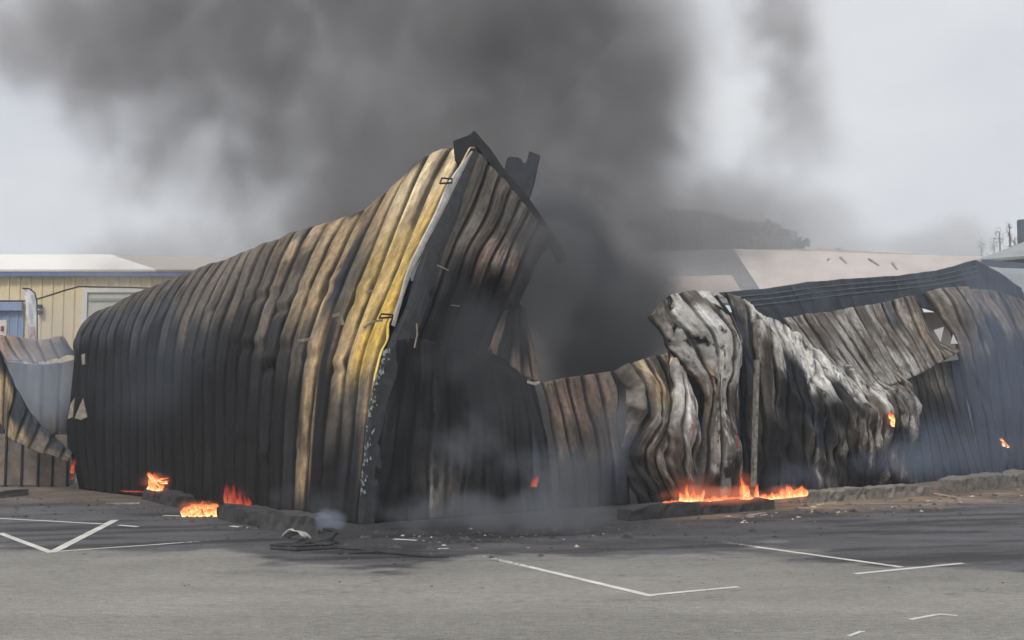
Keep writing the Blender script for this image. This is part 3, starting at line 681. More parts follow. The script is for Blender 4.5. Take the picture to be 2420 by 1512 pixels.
# ------------------------------------------------------------------ left: fence and fallen sheet
def ribbed(name, x0, x1, y, z0, z1, mat, parent, per=.3, amp=.03, thick=.02, **kw):
    xs = []; x = x0; k = 0
    while x < x1:
        xs += [(x, 0), (x + per * .62, 0), (x + per * .70, -amp), (x + per * .9, -amp), (x + per * .98, 0)]; x += per
    xs = [(min(q, x1), a) for q, a in xs]; vs = []
    for q, a in xs: vs += [(q, y + a, z0), (q, y + a, z1)]
    return link(name, vs, [(2 * i, 2 * i + 2, 2 * i + 3, 2 * i + 1) for i in range(len(xs) - 1)], mat, parent, thick=thick, loc=(x0, y, z0), **kw)
YF = 34.6
fx0 = P(-120, 1100, YF).x; fx1 = P(178, 1100, YF).x
fen = empty('panel_fence', (fx0, YF, 0), 'grey brown panel fence standing left of the collapsed wall', 'fence')
seams = [-120, -97, -60, -23, 14, 52, 91, 125, 160, 178]
M_fence = [plain('fence_panel_a', (.16, .135, .115), .75, .3, 3), plain('fence_panel_b', (.20, .165, .14), .75, .3, 3)]
for k in range(len(seams) - 1):
    a, b_ = P(seams[k], 1100, YF).x, P(seams[k + 1], 1100, YF).x; mb = MB(); mb.box(a + .03, b_ - .03, YF, YF + .05, .05, 1.62 + random.uniform(-.03, .03)); mb.build('fence_panel', M_fence[k % 2], fen)
    mb = MB(); mb.box(a - .028, a + .028, YF - .05, YF + .10, 0, 1.66); mb.build('post', M_soot, fen)
# curled sheet sloping down from the left edge
curl = [((-60,760),(-60,850),(-60,930),(-60,985)), ((0,832),(0,880),(0,930),(0,1000)), ((35,915),(30,945),(20,980),(15,1030)), ((80,985),(70,1010),(55,1040),(50,1050)), ((120,1025),(112,1042),(102,1060),(98,1072)), ((170,1070),(168,1078),(164,1086),(160,1092))]
cols = [[P(px, py, 33.4 - .25 * k) for k, (px, py) in enumerate(c_)][::-1] for c_ in curl]
A2 = ware; fs_root = empty('fallen_sheet', cols[0][0], 'long curled metal sheet sloping down across the fence at the left edge', 'metal sheet')
_w = ware; ware = fs_root
loft(cols, ['tTkn', 'tTkN', 'gTNn', 'gtnn', 'Gggn', 'GgGn'], 31, period=.5, amp=.02, per=30, crump=.04, wear=.4, name='sheet', res=.06)
ware = _w
# heap of collapsed roof behind the fence
bh = empty('collapsed_roof', P(80, 1000, 39), 'collapsed tan roof sheets behind the fence, half hidden in blue smoke', 'roof')
ware = bh
cols = [[P(px, py, d_) for px, py, d_ in c_][::-1] for c_ in (((-40,795,42),(-30,830,41),(-20,850,40)), ((35,797,42),(55,830,41),(75,858,40)), ((90,806,42),(100,830,41),(112,856,40)), ((150,795,42),(165,820,41),(178,838,40)))]
loft(cols, ['BRR', 'RBR', 'BBR', 'NnR'], 32, period=.5, amp=.05, per=3, crump=.05, wear=.2, name='roof_sheet', res=.08)
cols = [[P(px, py, d_) for px, py, d_ in c_][::-1] for c_ in (((-40,850,39.5),(-30,950,39),(-20,1060,38.5)), ((45,858,39.5),(45,950,39),(40,1060,38.5)), ((110,862,39.5),(105,950,39),(100,1060,38.5)), ((180,850,39.5),(175,950,39),(172,1060,38.5)))]
loft(cols, ['nnG', 'nnG', 'nGn', 'nnG'], 33, period=.6, amp=.05, per=3, crump=.10, wear=.3, name='wall_sheet', res=.08)
ware = _w

# ------------------------------------------------------------------ background buildings
YB = 52.0
x0, x1 = P(-260, 700, YB).x, P(560, 700, YB).x
zE = P(100, 654, YB).z; zF = P(100, 640, YB).z
yb = empty('yellow_building', ((x0 + x1) / 2, YB, 0), 'pale yellow ribbed building with blue eaves band and white roof, far left', 'building')
ribbed('wall', x0, x1, YB, 0, zE, plain('yellow_cladding', (.70, .59, .38), .6, .08, 2), yb, .52, .04)
mb = MB(); mb.box(x0 - .2, x1 + .2, YB - .35, YB - .05, zE, zF); mb.build('fascia', plain('blue_fascia', (.14, .20, .36), .5, .1), yb)
# roof slope towards us
Yr = 62.0; zr = P(100, 601, Yr).z; vs = [(x0 - .3, YB - .4, zF + .02), (P(375, 640, YB).x, YB - .4, zF + .02), (P(262, 601, Yr).x, Yr, zr), (x0 - .3, Yr, zr)]
M_roof = plain('white_roof', (.80, .78, .74), .6, .05, 1)
link('roof', vs, [(0, 1, 2, 3)], M_roof, yb, thick=.1)
vs = [(P(375, 640, YB).x + .02, YB - .4, zF + .01), (x1, YB - .4, zF), (x1, Yr, zr - .3), (P(262, 601, Yr).x + .02, Yr, zr - .02)]
link('roof', vs, [(0, 1, 2, 3)], plain('tan_roof', (.40, .36, .32), .7, .1), yb, thick=.1, label='smoke stained tan part of the roof')
dx0, dx1 = P(210, 700, YB).x, P(330, 700, YB).x; dz = P(250, 692, YB).z
mb = MB(); mb.box(dx0, dx1, YB - .12, YB - .05, 0, dz); mb.build('roller_door', plain('pale_green_door', (.50, .52, .46), .6, .05), yb)
mb = MB(); mb.box(dx0 - .25, dx1 + .25, YB - .2, YB - .05, dz + .003, dz + .28); mb.box(dx0 - .25, dx0 - .003, YB - .2, YB - .05, 0, dz); mb.build('door_frame', plain('door_frame', (.66, .65, .60), .6, .05), yb)
mb = MB(); mb.box(dx0, dx1, YB - .16, YB - .122, dz - .42, dz - .28); mb.build('door_slot', plain('slot', (.3, .31, .28), .6, .05), yb)
ex1 = P(58, 720, YB).x; ez = P(30, 735, YB).z; ez1 = P(30, 712, YB).z
ribbed('blue_door', x0 + 3, ex1, YB - .06, 0, ez, plain('blue_cladding', (.22, .29, .45), .6, .1), yb, .4, .03)
mb = MB(); mb.box(x0 + 3, ex1, YB - .3, YB - .1, ez + .003, ez1); mb.build('door_lintel', plain('blue_lintel', (.25, .32, .50), .6, .1), yb)
for yy in (724, 738):
    mb = MB(); q = P(93, yy, YB - .2); mb.box(q.x - .09, q.x + .09, YB - .25, YB - .05, q.z - .09, q.z + .09); mb.build('wall_lamp', M_soot, yb)
# cable
mb = MB(); mb.tube([P(px, py, 48) for px, py in ((-80,707),(0,711),(60,711),(90,706),(120,697),(150,687),(187,677),(230,678),(306,679),(420,684))], .035, 6)
o = mb.build('cable', M_soot); o['label'] = 'dark cable sagging in front of the yellow building'; o['category'] = 'cable'
# feather flag
ff = empty('feather_flag', P(86, 860, 46), 'white feather flag with pinkish lower half on a thin pole by the yellow building', 'flag')
mb = MB(); mb.tube([P(px, py, 46) for px, py in ((88,900),(88,760),(87,710),(82,692),(70,682),(53,681))], .03, 6); mb.build('pole', M_soot, ff)
lf = [(54,682),(57,700),(60,720),(61,740),(66,765),(68,790),(72,805)]; rt = [(70,684),(82,696),(85,715),(86,740),(86,765),(86,790),(86,805)]
vs = []
for k, (l_, r_) in enumerate(zip(lf, rt)):
    for q in range(4): p = P(l_[0] + (r_[0] - l_[0]) * q / 3, l_[1] + (r_[1] - l_[1]) * q / 3, 46); vs.append((p.x, p.y + .06 * math.sin(q * 2 + k), p.z))
link('sail', vs, grid_faces(7, 4), plain('flag_white', (.66, .67, .70), .8, .12, 3), ff, thick=.01)
vs = []
for k in range(4):
    for q in range(3): p = P(72 + 5 * q, 772 + 8 * k, 45.85); vs.append((p.x, p.y, p.z))
link('print', vs, grid_faces(4, 3), plain('flag_print', (.55, .30, .30), .8, .5, 6), ff, thick=.01)
# sign board
mb = MB(); a, b_ = P(-14, 794, 45), P(16, 756, 45); mb.box(a.x, b_.x, 45, 45.15, a.z, b_.z)
sg = empty('sign_board', (a.x, 45, 0), 'small pale sign board with a dark symbol at the left edge', 'sign'); mb.build('board', plain('sign_white', (.62, .58, .56), .6, .05), sg)
mb = MB(); a, b_ = P(0, 782, 44.9), P(6, 770, 44.9); mb.box(a.x, b_.x, 44.95, 44.997, a.z, b_.z); mb.build('symbol', plain('sign_red', (.20, .05, .05), .6, .1), sg)
mb = MB(); q = P(0, 800, 45); mb.box(q.x - .06, q.x + .06, 45.02, 45.14, 0, P(0, 793, 45).z); mb.build('post', M_soot, sg)
# right hand far buildings
tb = empty('tan_building', (12, 60, 0), 'long low warehouse with faded pinkish tan roof behind the smoke on the right', 'building')
M_tan = plain('tan_roof_sheet', (.48, .43, .405), .7, .10, .6)
def slab(name, pts, mat, parent, d=.12, label=None):
    v_ = [tuple(p) for p in pts]; v_ += [(p[0], p[1] + .02, p[2] - d) for p in v_]; n = len(pts)
    return link(name, v_, [tuple(range(n)), tuple(range(2 * n - 1, n - 1, -1))] + [(i, i + n, (i + 1) % n + n, (i + 1) % n) for i in range(n)], mat, parent, label=label, loc=v_[0])
slab('roof', [P(1820,720,56), P(2600,720,56), P(2600,612,66), P(2200,603,66), P(1960,589,66), P(1732,588,66)], M_tan, tb)
slab('gable', [P(1300,690,58), P(1820,722,56), P(1732,588,66), P(1380,600,66)], plain('grey_gable', (.20, .20, .21), .7, .1), tb)
slab('fallen_panel', [P(1540,700,54), P(1760,700,54), P(1728,650,55), P(1500,655,55)], M_tan, tb)
mb = MB(); mb.box(P(1000, 700, 58).x, P(2600, 700, 58).x, 57, 57.3, 0, P(1800, 722, 56.5).z - .3); mb.build('wall', plain('grey_wall', (.2, .19, .18), .8, .1), tb)
for a, b_ in (((1958,612), (1942,636)), ((1985,608), (2012,640)), ((2053,612), (2075,628)), ((2108,622), (2118,638))):
    mb = MB(); ya, yb_ = [56 + 10 * (720 - q[1]) / 124 - .5 for q in (a, b_)]; pa, pb = P(*a, ya), P(*b_, yb_); mb.beam(pa, pb, .13, .10); mb.build('roof_bar', plain('roof_bar', (.22, .21, .22), .7, .1), tb)
gb = empty('grey_building', (24, 50, 0), 'grey hall with overlapping pale roof sheets at the far right edge', 'building')
M_gr = plain('grey_roof', (.28, .30, .31), .6, .15, 1); M_gd = plain('grey_roof_dark', (.10, .12, .15), .6, .15, 1)
slab('roof', [P(2212,640,50), P(2330,612,49), P(2600,590,49), P(2600,500,56), P(2419,578,55), P(2330,606,54)], M_gr, gb)
slab('roof_edge', [P(2318,612,47.5), P(2600,640,46), P(2600,618,46), P(2419,622,47)], M_gd, gb, .3)
slab('roof', [P(2330,632,46), P(2600,640,45), P(2600,800,43), P(2419,690,44), P(2370,650,45)], M_gr, gb, label='lower pale roof sheet')
mb = MB(); q = P(2418, 575, 55); mb.box(q.x - .12, q.x + .5, 55, 55.4, q.z - 2, P(2418, 518, 55).z); mb.build('chimney', M_gd, gb)

# hill with scrub skyline
hx = np.linspace(1150, 2100, 200); hy = np.interp(hx, [1150, 1300, 1400, 1500, 1580, 1640, 1700, 1740, 1800, 1850, 1880, 1910, 2000, 2100], [640, 570, 530, 514, 512, 516, 524, 540, 545, 548, 572, 590, 600, 610])
vs = []
for k in range(200):
    yj = hy[k] + 5 * float(fbm(k * .25, 0, 3, 4)) + 2 * random.random()
    for j in range(8):
        p = P(hx[k], yj + (700 - yj) * (j / 7) ** 1.3, 200 - 12 * j); vs.append((p.x, p.y, p.z + .9 * float(vn(k * .8, j * 2.1, 4))))
link('hill', vs, grid_faces(200, 8), plain('scrub_hill', (.06, .07, .05), .95, .4, .1), smooth=False, kind='structure')
# scrub trees on the hill crest: leaf clumps
M_leaf = plain('far_leaves', (.05, .065, .035), .9, .4, .5); M_bark = plain('bark', (.06, .05, .04), .9, .3)
def tree(px, py, Yt, h, w, label, n=130, group=None, slim=False):
    b0 = P(px, py, Yt); e = empty('tree', b0, label, 'tree', group)
    mb = MB(); mb.tube([b0 + Vector((0, 0, -.5)), b0 + Vector((.1, 0, h * .45)), b0 + Vector((.0, 0, h * .85))], [h * .035, h * .025, h * .01], 6)
    for k in range(4):
        a_ = k * 1.6; mb.tube([b0 + Vector((0, 0, h * (.35 + .1 * k))), b0 + Vector((math.cos(a_) * w * .3, math.sin(a_) * w * .3, h * (.55 + .1 * k)))], [h * .012, h * .006], 5)
    mb.build('trunk', M_bark, e)
    vs, fs = [], []
    for k in range(n):
        while True:
            d = Vector((random.uniform(-1, 1), random.uniform(-1, 1), random.uniform(-1, 1)))
            if d.length < 1: break
        c_ = b0 + Vector((d.x * w / 2 * (.7 + .3 * random.random()), d.y * w / 2, h * .62 + d.z * h * .42)); s_ = random.uniform(.10, .22) * w * (.5 if slim else .6)
        m0 = len(vs)
        for q in range(4): vs.append(tuple(c_ + Vector((random.uniform(-1, 1), random.uniform(-1, 1), random.uniform(-1, 1))) * s_))
        fs += [(m0, m0 + 1, m0 + 2), (m0, m0 + 2, m0 + 3), (m0, m0 + 1, m0 + 3)]
    link('crown', vs, fs, M_leaf, e, loc=tuple(b0))
hl = ['bushy tree farthest left on the hazy hill crest', 'bushy tree second from the left on the hill crest', 'bushy tree in the middle of the hill crest', 'bushy tree just right of the hill crest middle',
      'low bushy tree on the sloping part of the hill crest', 'tallest bushy tree towards the right end of the hill', 'bushy tree just right of the tallest one on the hill', 'lowest bushy tree at the right foot of the hill']
for k, (px, py, h_, w_) in enumerate(((1590,520,1.6,6), (1640,522,1.6,6), (1690,532,2,5), (1735,550,2.2,5), (1775,556,2.2,6), (1812,560,2.6,6), (1850,568,2,5), (1885,590,2,5))):
    tree(px, py, 193, h_, w_, hl[k], 110, 'trees on the hill crest')
for k, (px, h_) in enumerate(((2318, 2.4), (2348, 2.2), (2362, 3.6), (2386, 4.6), (2398, 2.6))):
    tree(px, 608 if px < 2340 else 602, 160, h_ * 1.15, 1.5, ('slim hazy tree farthest left of those above the grey roof', 'short slim hazy tree above the grey roof', 'middle slim tree above the grey roof', 'tallest slim tree above the grey roof', 'slim tree nearest the chimney above the grey roof')[k], 60, 'slim trees beyond the grey roof', True)

# ------------------------------------------------------------------ fire
def flame_mat(name, hot, cool, strength, alpha=1.0):
    m, nt, o = newmat(name); t = N(nt, 'ShaderNodeTexCoord'); n1 = noise(nt, 9, 4, t.outputs['Object'], .6, (1, 1, .45))
    uv = N(nt, 'ShaderNodeUVMap'); sx = N(nt, 'ShaderNodeSeparateXYZ'); nt.links.new(uv.outputs[0], sx.inputs[0])
    a = N(nt, 'ShaderNodeMath', operation='MULTIPLY_ADD'); nt.links.new(n1, a.inputs[0]); a.inputs[1].default_value = 1.6; nt.links.new(sx.outputs[1], a.inputs[2])   # height + noise
    k = mixc(nt, hot, cool, rng_(nt, a.outputs[0], .75, 1.3, 0, 1))
    e = N(nt, 'ShaderNodeEmission'); nt.links.new(k, e.inputs[0]); nt.links.new(rng_(nt, a.outputs[0], .6, 1.6, strength, strength * .55), e.inputs[1])
    tr = N(nt, 'ShaderNodeBsdfTransparent'); ms = N(nt, 'ShaderNodeMixShader')
    nt.links.new(rng_(nt, a.outputs[0], .95, 1.6, alpha, 0.0), ms.inputs[0]); nt.links.new(tr.outputs[0], ms.inputs[1]); nt.links.new(e.outputs[0], ms.inputs[2]); nt.links.new(ms.outputs[0], o.inputs[0]); return m
M_fl = flame_mat('flame', (1, .58, .26), (1, .17, .04), 2.6); M_fl2 = flame_mat('flame_red', (1, .20, .09), (.8, .07, .04), .8, .55)
def fire(tongues, Yf, mat, label, group='flames at the foot of the warehouse', name='flame', z0=0.0):
    """tongues: (px, py of foot, height px, width px, lean px)"""
    vs, fs, uvs = [], [], []; prev = None
    for (px, py, hp, wp, ln) in tongues:
        b0 = G(px, py, z0) if Yf is None else P(px, py, Yf); k_ = F / b0.y; h_, w_, l_ = hp * 1.2 / k_, wp * 1.1 / k_ / 2, ln / k_; ns, nr = 9, 7; s0 = len(vs); ph = random.random() * 6; near = prev is not None and (b0 - prev[1]).length < 1.1
        for i in range(ns):
            t_ = i / (ns - 1); r_ = w_ * (math.sin(math.pi * (.18 + .82 * t_)) ** .8 if t_ < 1 else .02) * (1.0 - .25 * t_) + .003
            cx = b0.x + l_ * t_ ** 1.4 + w_ * .5 * math.sin(ph + t_ * 5); cyy = b0.y + w_ * .3 * math.cos(ph + t_ * 4)
            for j in range(nr):
                a_ = 2 * math.pi * j / nr; vs.append((cx + r_ * math.cos(a_), cyy + r_ * .6 * math.sin(a_), b0.z + h_ * t_)); uvs.append((j / nr, t_))
        if near: fs.append((prev[0], s0, s0 + nr, prev[0] + nr))
        prev = (s0, b0)
        for i in range(ns - 1):
            for j in range(nr): a = s0 + i * nr + j; b_ = s0 + i * nr + (j + 1) % nr; fs.append((a, b_, b_ + nr, a + nr))
    o = link(name, vs, fs, mat, smooth=True, uvs=uvs, loc=vs[0]); o['label'] = label; o['category'] = 'fire'; o['group'] = group; return o
R_ = random.uniform
fire([(352 + 5 * k, 1160 - abs(k - 4) * 1.0, 12 + R_(0, 10) + (18 if k in (1, 2, 3) else 0), 11, R_(-4, 6)) for k in range(7)] + [(358, 1140, 28, 12, -8), (372, 1137, 10, 22, 28), (386, 1143, 9, 20, 18)], 28.8, M_fl, 'bright orange flame with a sideways tongue, leftmost large flame on the kerb')
fire([(330 - 8 * k, 1163 - k * .4, 4, 14, 2) for k in range(6)], 29, M_fl2, 'thin red flame creeping left along the ground')
fire([(430 + 5.2 * k + R_(-2, 2), 1221 - (k % 3) * 5 - k * .05, 14 + R_(0, 14), 12, R_(-2, 8)) for k in range(17)] + [(450 + 6 * k, 1202, 12, 12, 6) for k in range(11)], None, M_fl, 'wide bright orange patch of flame on the ground between two kerb stones')
fire([(535 + 6 * k, 1190 + k * 1.3, 52 - k * 3 + R_(-12, 8), 8, R_(-8, 0)) for k in range(13)], 26.3, M_fl2, 'faint reddish flames licking the black wall behind the kerb')
fire([(172, 1118, 18, 9, 2), (173, 1108, 22, 8, 0), (171, 1133, 10, 6, 0)], 32.6, M_fl2, 'small red flame at the left foot of the collapsed wall')
fire([(1265, 1150, 30, 9, 4), (1260, 1150, 18, 8, -4), (1270, 1140, 22, 7, 3)], 24.0, M_fl2, 'small dim red flame seen through smoke in the middle')
lst = []
for k in range(64):
    px = 1572 + k * 5.2; py = np.interp(px, [1570, 1830, 1900], [1195, 1179, 1172])
    h_ = 9 + R_(0, 7) + (16 if 1605 < px < 1660 else 0) + (9 if px > 1845 else 0); lst.append((px, py, h_, R_(9, 14), R_(-3, 4)))
for (px, h_, w_) in ((1623, 52, 6), (1638, 34, 8), (1660, 36, 7), (1610, 32, 8), (1648, 24, 9), (1757, 62, 9), (1763, 46, 10), (1752, 36, 10), (1790, 40, 7), (1785, 26, 8), (1858, 34, 8), (1850, 26, 8), (1868, 26, 9), (1888, 20, 10), (1897, 20, 8)):
    lst.append((px, np.interp(px, [1570, 1830, 1900], [1195, 1179, 1172]), h_, w_, R_(-3, 3)))
fire(lst, None, M_fl, 'long low line of bright orange flames along the sooty kerb stone', z0=.24)
M_ff = flame_mat('flame_faint', (.7, .10, .07), (.4, .05, .04), .35, .3)
fire([(1600 + 9 * k, 1175, 45 + R_(-15, 15), 12, 2) for k in range(5)], 27.9, M_ff, 'faint red flame behind the left part of the long flame line')
fire([(1740 + 5 * k, 1060, 50, 7, 1) for k in range(2)], 27.9, M_ff, 'faint red flame inside the fold left of the bent post')
fire([(1640, 1030, 60, 9, 2)], 27.9, M_ff, 'faint red flame in the dark fold below the pale lump')
q = RW(2108, 990, -.35)
fire([(2108, 1003, 32, 10, -4), (2110, 1008, 22, 9, 1), (2104, 990, 18, 7, 0)], q.y - .75, M_fl, 'small orange flame high in a tear of the crumpled right wall', 'flames high in the crumpled wall')
q = RW(2372, 1045, 0)
fire([(2374, 1055, 16, 8, -6), (2368, 1042, 8, 9, -5), (2380, 1058, 8, 6, 2)], q.y - .35, M_fl, 'small orange flame near the right edge of the frame', 'flames high in the crumpled wall')

# ------------------------------------------------------------------ smoke (volumes)
def smoke(name, blobs, Y0, Y1, colour, dens, label, nscale=.25, warp_=1.5, contrast=(1.2, .12, .95), step=None, box=None, base=0.0, aniso=.0, stretch=(1, 1, .85), ro=.6, fine=0, glow=None, oname='smoke', cat='smoke'):
    """blobs: (px, py, Y, rx px, ry px, ry depth m, weight). Density lives in world space inside one closed box."""
    B = []
    for (px, py, Yc, rx, rz, rd, w) in blobs:
        c_ = P(px, py, Yc); k_ = Yc / F; B.append((c_, (rx * k_, rd, rz * k_), w))
    if box is None:
        lo = [min(c_[i] - r[i] for c_, r, w in B) - warp_ * .4 for i in range(3)]; hi = [max(c_[i] + r[i] for c_, r, w in B) + warp_ * .4 for i in range(3)]
    else: lo, hi = box
    lo = list(lo); hi = list(hi); lo[2] = max(lo[2], .03)
    if Y0 is not None: lo[1] = max(lo[1], Y0); hi[1] = min(hi[1], Y1)
    m, nt, o = newmat(name); t = N(nt, 'ShaderNodeTexCoord')
    # object origin sits at the box's foot, so work in world metres through an offset
    add = N(nt, 'ShaderNodeVectorMath', operation='ADD'); nt.links.new(t.outputs['Object'], add.inputs[0]); add.inputs[1].default_value = lo
    nn = N(nt, 'ShaderNodeTexNoise'); nn.inputs['Scale'].default_value = nscale; nn.inputs['Detail'].default_value = 3.5; nn.inputs['Roughness'].default_value = ro
    mp = N(nt, 'ShaderNodeMapping'); mp.inputs['Scale'].default_value = stretch; nt.links.new(add.outputs[0], mp.inputs[0]); nt.links.new(mp.outputs[0], nn.inputs['Vector'])
    s1 = N(nt, 'ShaderNodeVectorMath', operation='SUBTRACT'); nt.links.new(nn.outputs['Color'], s1.inputs[0]); s1.inputs[1].default_value = (.5, .5, .5)
    s2 = N(nt, 'ShaderNodeVectorMath', operation='SCALE'); nt.links.new(s1.outputs[0], s2.inputs[0]); s2.inputs['Scale'].default_value = warp_ * 3
    wp = N(nt, 'ShaderNodeVectorMath', operation='ADD'); nt.links.new(add.outputs[0], wp.inputs[0]); nt.links.new(s2.outputs[0], wp.inputs[1])
    tot = None
    for c_, r, w in B:
        a = N(nt, 'ShaderNodeVectorMath', operation='SUBTRACT'); nt.links.new(wp.outputs[0], a.inputs[0]); a.inputs[1].default_value = c_
        d = N(nt, 'ShaderNodeVectorMath', operation='MULTIPLY'); nt.links.new(a.outputs[0], d.inputs[0]); d.inputs[1].default_value = [1 / q for q in r]
        l_ = N(nt, 'ShaderNodeVectorMath', operation='LENGTH'); nt.links.new(d.outputs[0], l_.inputs[0])
        mr = N(nt, 'ShaderNodeMapRange', interpolation_type='SMOOTHSTEP'); nt.links.new(l_.outputs['Value'], mr.inputs[0])
        for i, q in enumerate((1.0, .15, 0, w)): mr.inputs[i + 1].default_value = q
        if tot is None: tot = mr.outputs[0]
        else:
            s = N(nt, 'ShaderNodeMath', operation='ADD'); nt.links.new(tot, s.inputs[0]); nt.links.new(mr.outputs[0], s.inputs[1]); tot = s.outputs[0]
    na = N(nt, 'ShaderNodeMath', operation='MULTIPLY_ADD'); nt.links.new(nn.outputs[0], na.inputs[0]); na.inputs[1].default_value = contrast[0]; na.inputs[2].default_value = -.5 * contrast[0]
    mu = N(nt, 'ShaderNodeMath', operation='ADD', use_clamp=True); nt.links.new(tot, mu.inputs[0]); nt.links.new(na.outputs[0], mu.inputs[1])
    # nothing where no blob reaches
    gt = rng_(nt, tot, .0, .12, 0, 1)
    m1 = N(nt, 'ShaderNodeMapRange', interpolation_type='SMOOTHSTEP'); nt.links.new(mu.outputs[0], m1.inputs[0])
    for i, q in enumerate((contrast[1], contrast[2], 0, 1)): m1.inputs[i + 1].default_value = q
    m2 = N(nt, 'ShaderNodeMath', operation='MULTIPLY'); nt.links.new(m1.outputs[0], m2.inputs[0]); nt.links.new(gt, m2.inputs[1])
    if fine:
        n5 = N(nt, 'ShaderNodeTexNoise'); n5.inputs['Scale'].default_value = fine; n5.inputs['Detail'].default_value = 2.5; n5.inputs['Distortion'].default_value = 1.2; nt.links.new(mp.outputs[0], n5.inputs['Vector'])
        m3 = N(nt, 'ShaderNodeMath', operation='MULTIPLY'); nt.links.new(m2.outputs[0], m3.inputs[0]); nt.links.new(rng_(nt, n5.outputs[0], .34, .66, .55, 1.45), m3.inputs[1]); m2 = m3
    ds = N(nt, 'ShaderNodeMath', operation='MULTIPLY_ADD'); nt.links.new(m2.outputs[0], ds.inputs[0]); ds.inputs[1].default_value = dens; ds.inputs[2].default_value = base
    pv = N(nt, 'ShaderNodeVolumePrincipled')
    if glow:
        pv.inputs['Emission Color'].default_value = (*glow, 1); nt.links.new(ds.outputs[0], pv.inputs['Emission Strength'])
    pv.inputs['Color'].default_value = (*colour, 1); pv.inputs['Anisotropy'].default_value = aniso
    nt.links.new(ds.outputs[0], pv.inputs['Density']); nt.links.new(pv.outputs[0], o.inputs['Volume'])
    mb = MB(); mb.box(lo[0], hi[0], lo[1], hi[1], lo[2], hi[2])
    if step: m.cycles.volume_step_rate = step
    ob = mb.build(oname, m, loc=tuple(lo)); ob['kind'] = 'stuff'; ob['label'] = label; ob['category'] = cat
    return ob
YS = 43
plume = [
 (700, -60, YS, 760, 400, 5.5, 1.1), (1230, 60, YS, 600, 480, 5.5, 1.2), (310, 150, YS, 330, 330, 4.5, .52), (1000, 400, YS, 460, 430, 5.5, 1.1), (1400, 330, YS, 400, 560, 5.5, .95),
 (780, 220, YS, 400, 260, 5, .75), (850, 580, YS, 340, 200, 5, .6), (500, 580, YS, 420, 170, 4.5, .42), (1250, 560, YS, 460, 360, 5, 1.0), (1870, 90, YS, 170, 340, 4, .36),
 (1900, 340, YS, 170, 320, 4, .40), (1680, 560, YS, 380, 170, 4.5, .48), (20, 30, YS, 340, 260, 4.5, .34), (480, 400, YS, 360, 230, 4.5, .62), (1330, 760, 41, 440, 300, 3, 1.2), (400, 690, 40, 300, 120, 2.2, .40)]
smoke('plume', plume, 37.6, 49.5, (.51, .495, .51), .62, 'huge dark grey smoke plume rising behind the collapsed warehouse', .17, 1.9, (2.0, .03, 1.25), ro=.62, step=.45, fine=.34)
smoke('gap_smoke', [(1400,780,33,210,250,3.2,1.2), (1260,640,32.5,190,190,3,1.0), (1340,560,33,190,170,3,.65), (1520,700,34,160,190,2.5,.5)], 29.6, 37.4, (.25, .255, .27), 1.8, 'dense black smoke pouring out of the gap between peak and crumpled wall', .3, .9, (1.0, .08, .9))
smoke('verge_smoke', [(1325,625,26.5,130,150,1.2,1.4), (1290,760,26.6,110,140,1.0,.9), (1240,560,25.9,80,120,.8,.5)], None, None, (.25, .255, .27), .75, 'dark smoke curling round the lower end of the roof verge', .6, .4, (1.0, .1, .9))
smoke('wisp_mid', [(1330,1140,22,170,150,1.2,1.0), (1220,1215,22,360,75,1.3,.8), (1440,1020,22.6,110,150,1.0,.75), (1000,1205,22,220,60,1.0,.4), (1120,1060,22.4,180,150,1.0,.45), (760,1190,22.2,170,60,.7,.25)], 20.8, 23.2, (.36, .38, .42), .62, 'pale blue grey smoke drifting along the foot of the wall in the middle', 1.0, .35, (1.7, .08, 1.0))
smoke('veil', [(1130,820,22.7,190,200,.8,1.0), (1210,960,22.7,170,160,.8,.7), (1230,690,23.6,110,120,.7,.5)], None, None, (.16,.165,.18), .75, 'dark smoke veiling the black end face below the peak', .8, .3, (1.4, .1, 1.0))
smoke('puff', [(782,1228,21.6,55,42,.5,1.0)], None, None, (.55, .62, .78), 1.3, 'small bluish smoke puff above the ash grey kerb stone', 3.0, .10, (1.0, .1, .9))
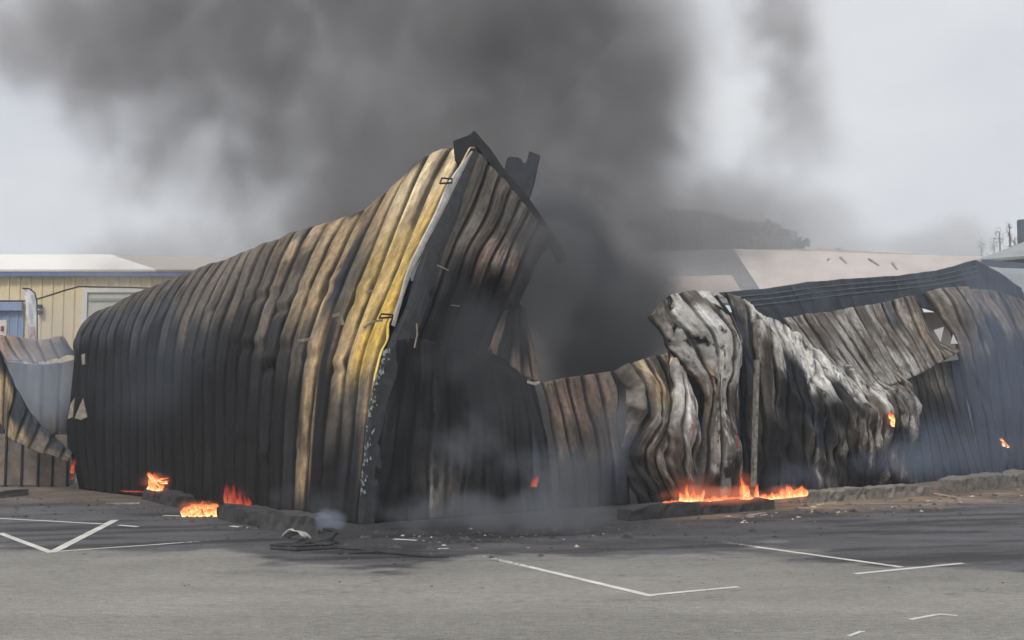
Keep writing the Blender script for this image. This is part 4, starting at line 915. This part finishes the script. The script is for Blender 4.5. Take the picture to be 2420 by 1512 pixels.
smoke('wisp_right', [(2380,880,33.5,170,330,1.5,1.0), (2200,1080,31.5,170,120,1.2,.7), (2330,1080,33,160,90,1.2,.6), (2300,650,34.5,260,130,1.5,.38), (2130,1090,29.5,160,70,1.2,.6), (1900,1140,28.4,170,50,1.0,.4)], 28.0, 35, (.38, .47, .64), .27, 'blue smoke hanging in front of the right end of the wall', .45, .6, (.9, .05, .95))
smoke('wisp_left', [(330,880,28.6,260,200,1.1,1.0), (520,800,28,240,170,1.0,.5), (640,1000,26.9,220,200,.8,.35)], 26.6, 30.2, (.34, .40, .50), .12, 'faint blue smoke drifting in front of the left sooty wall', .4, .6, (.9, .05, .95))
smoke('haze_left', [(95,920,36.8,150,150,1.3,1.0), (60,1000,33,120,90,.8,.35), (130,780,37,230,140,1.5,.35)], 35.2, 38.4, (.60, .68, .80), .55, 'pale blue smoke behind the fence at the left', .5, .4, (.9, .05, .95))

# ------------------------------------------------------------------ thin air haze over the whole place
m, nt, o = newmat('air_haze'); pv = N(nt, 'ShaderNodeVolumePrincipled'); pv.inputs['Color'].default_value = (.88, .93, 1, 1); pv.inputs['Density'].default_value = .0011; nt.links.new(pv.outputs[0], o.inputs['Volume'])
mb = MB(); mb.box(-1600, 1600, -80, 1600, -1, 60); ob = mb.build('haze', m, loc=(0, 0, -1)); ob['kind'] = 'stuff'; ob['label'] = 'thin pale haze filling the air over the yard'; ob['category'] = 'haze'

for nm, bl, lb in (('glow_a', [(1690,1172,25.6,190,34,.45,1.0), (1640,1145,25.8,80,55,.4,.4), (1760,1145,25.6,45,50,.4,.4), (1860,1165,25.2,80,30,.4,.9)], 'soft orange glowing gas round the long line of flames'),
                   ('glow_b', [(472,1202,27.0,70,28,.4,1.0), (368,1140,28.6,50,36,.35,.8), (565,1175,26.2,60,45,.35,.35)], 'soft orange glowing gas round the flames at the left kerbs')):
    smoke(nm, bl, None, None, (.5, .35, .3), .9, lb, 2.2, .10, (1.3, .1, 1.0), glow=(1, .20, .07), oname='fire_glow', cat='fire')
smoke('hill_smoke', [(1650,550,120,420,140,14,1.0), (1300,560,120,300,120,14,1.0), (2050,600,120,350,70,12,.7), (1850,550,120,240,130,12,.8), (2380,590,120,260,80,12,.9), (450,620,100,400,110,12,.9)], None, None, (.74, .75, .77), .10, 'thin pale smoke drifting before the hill', .05, 6, (.8, .05, .95))
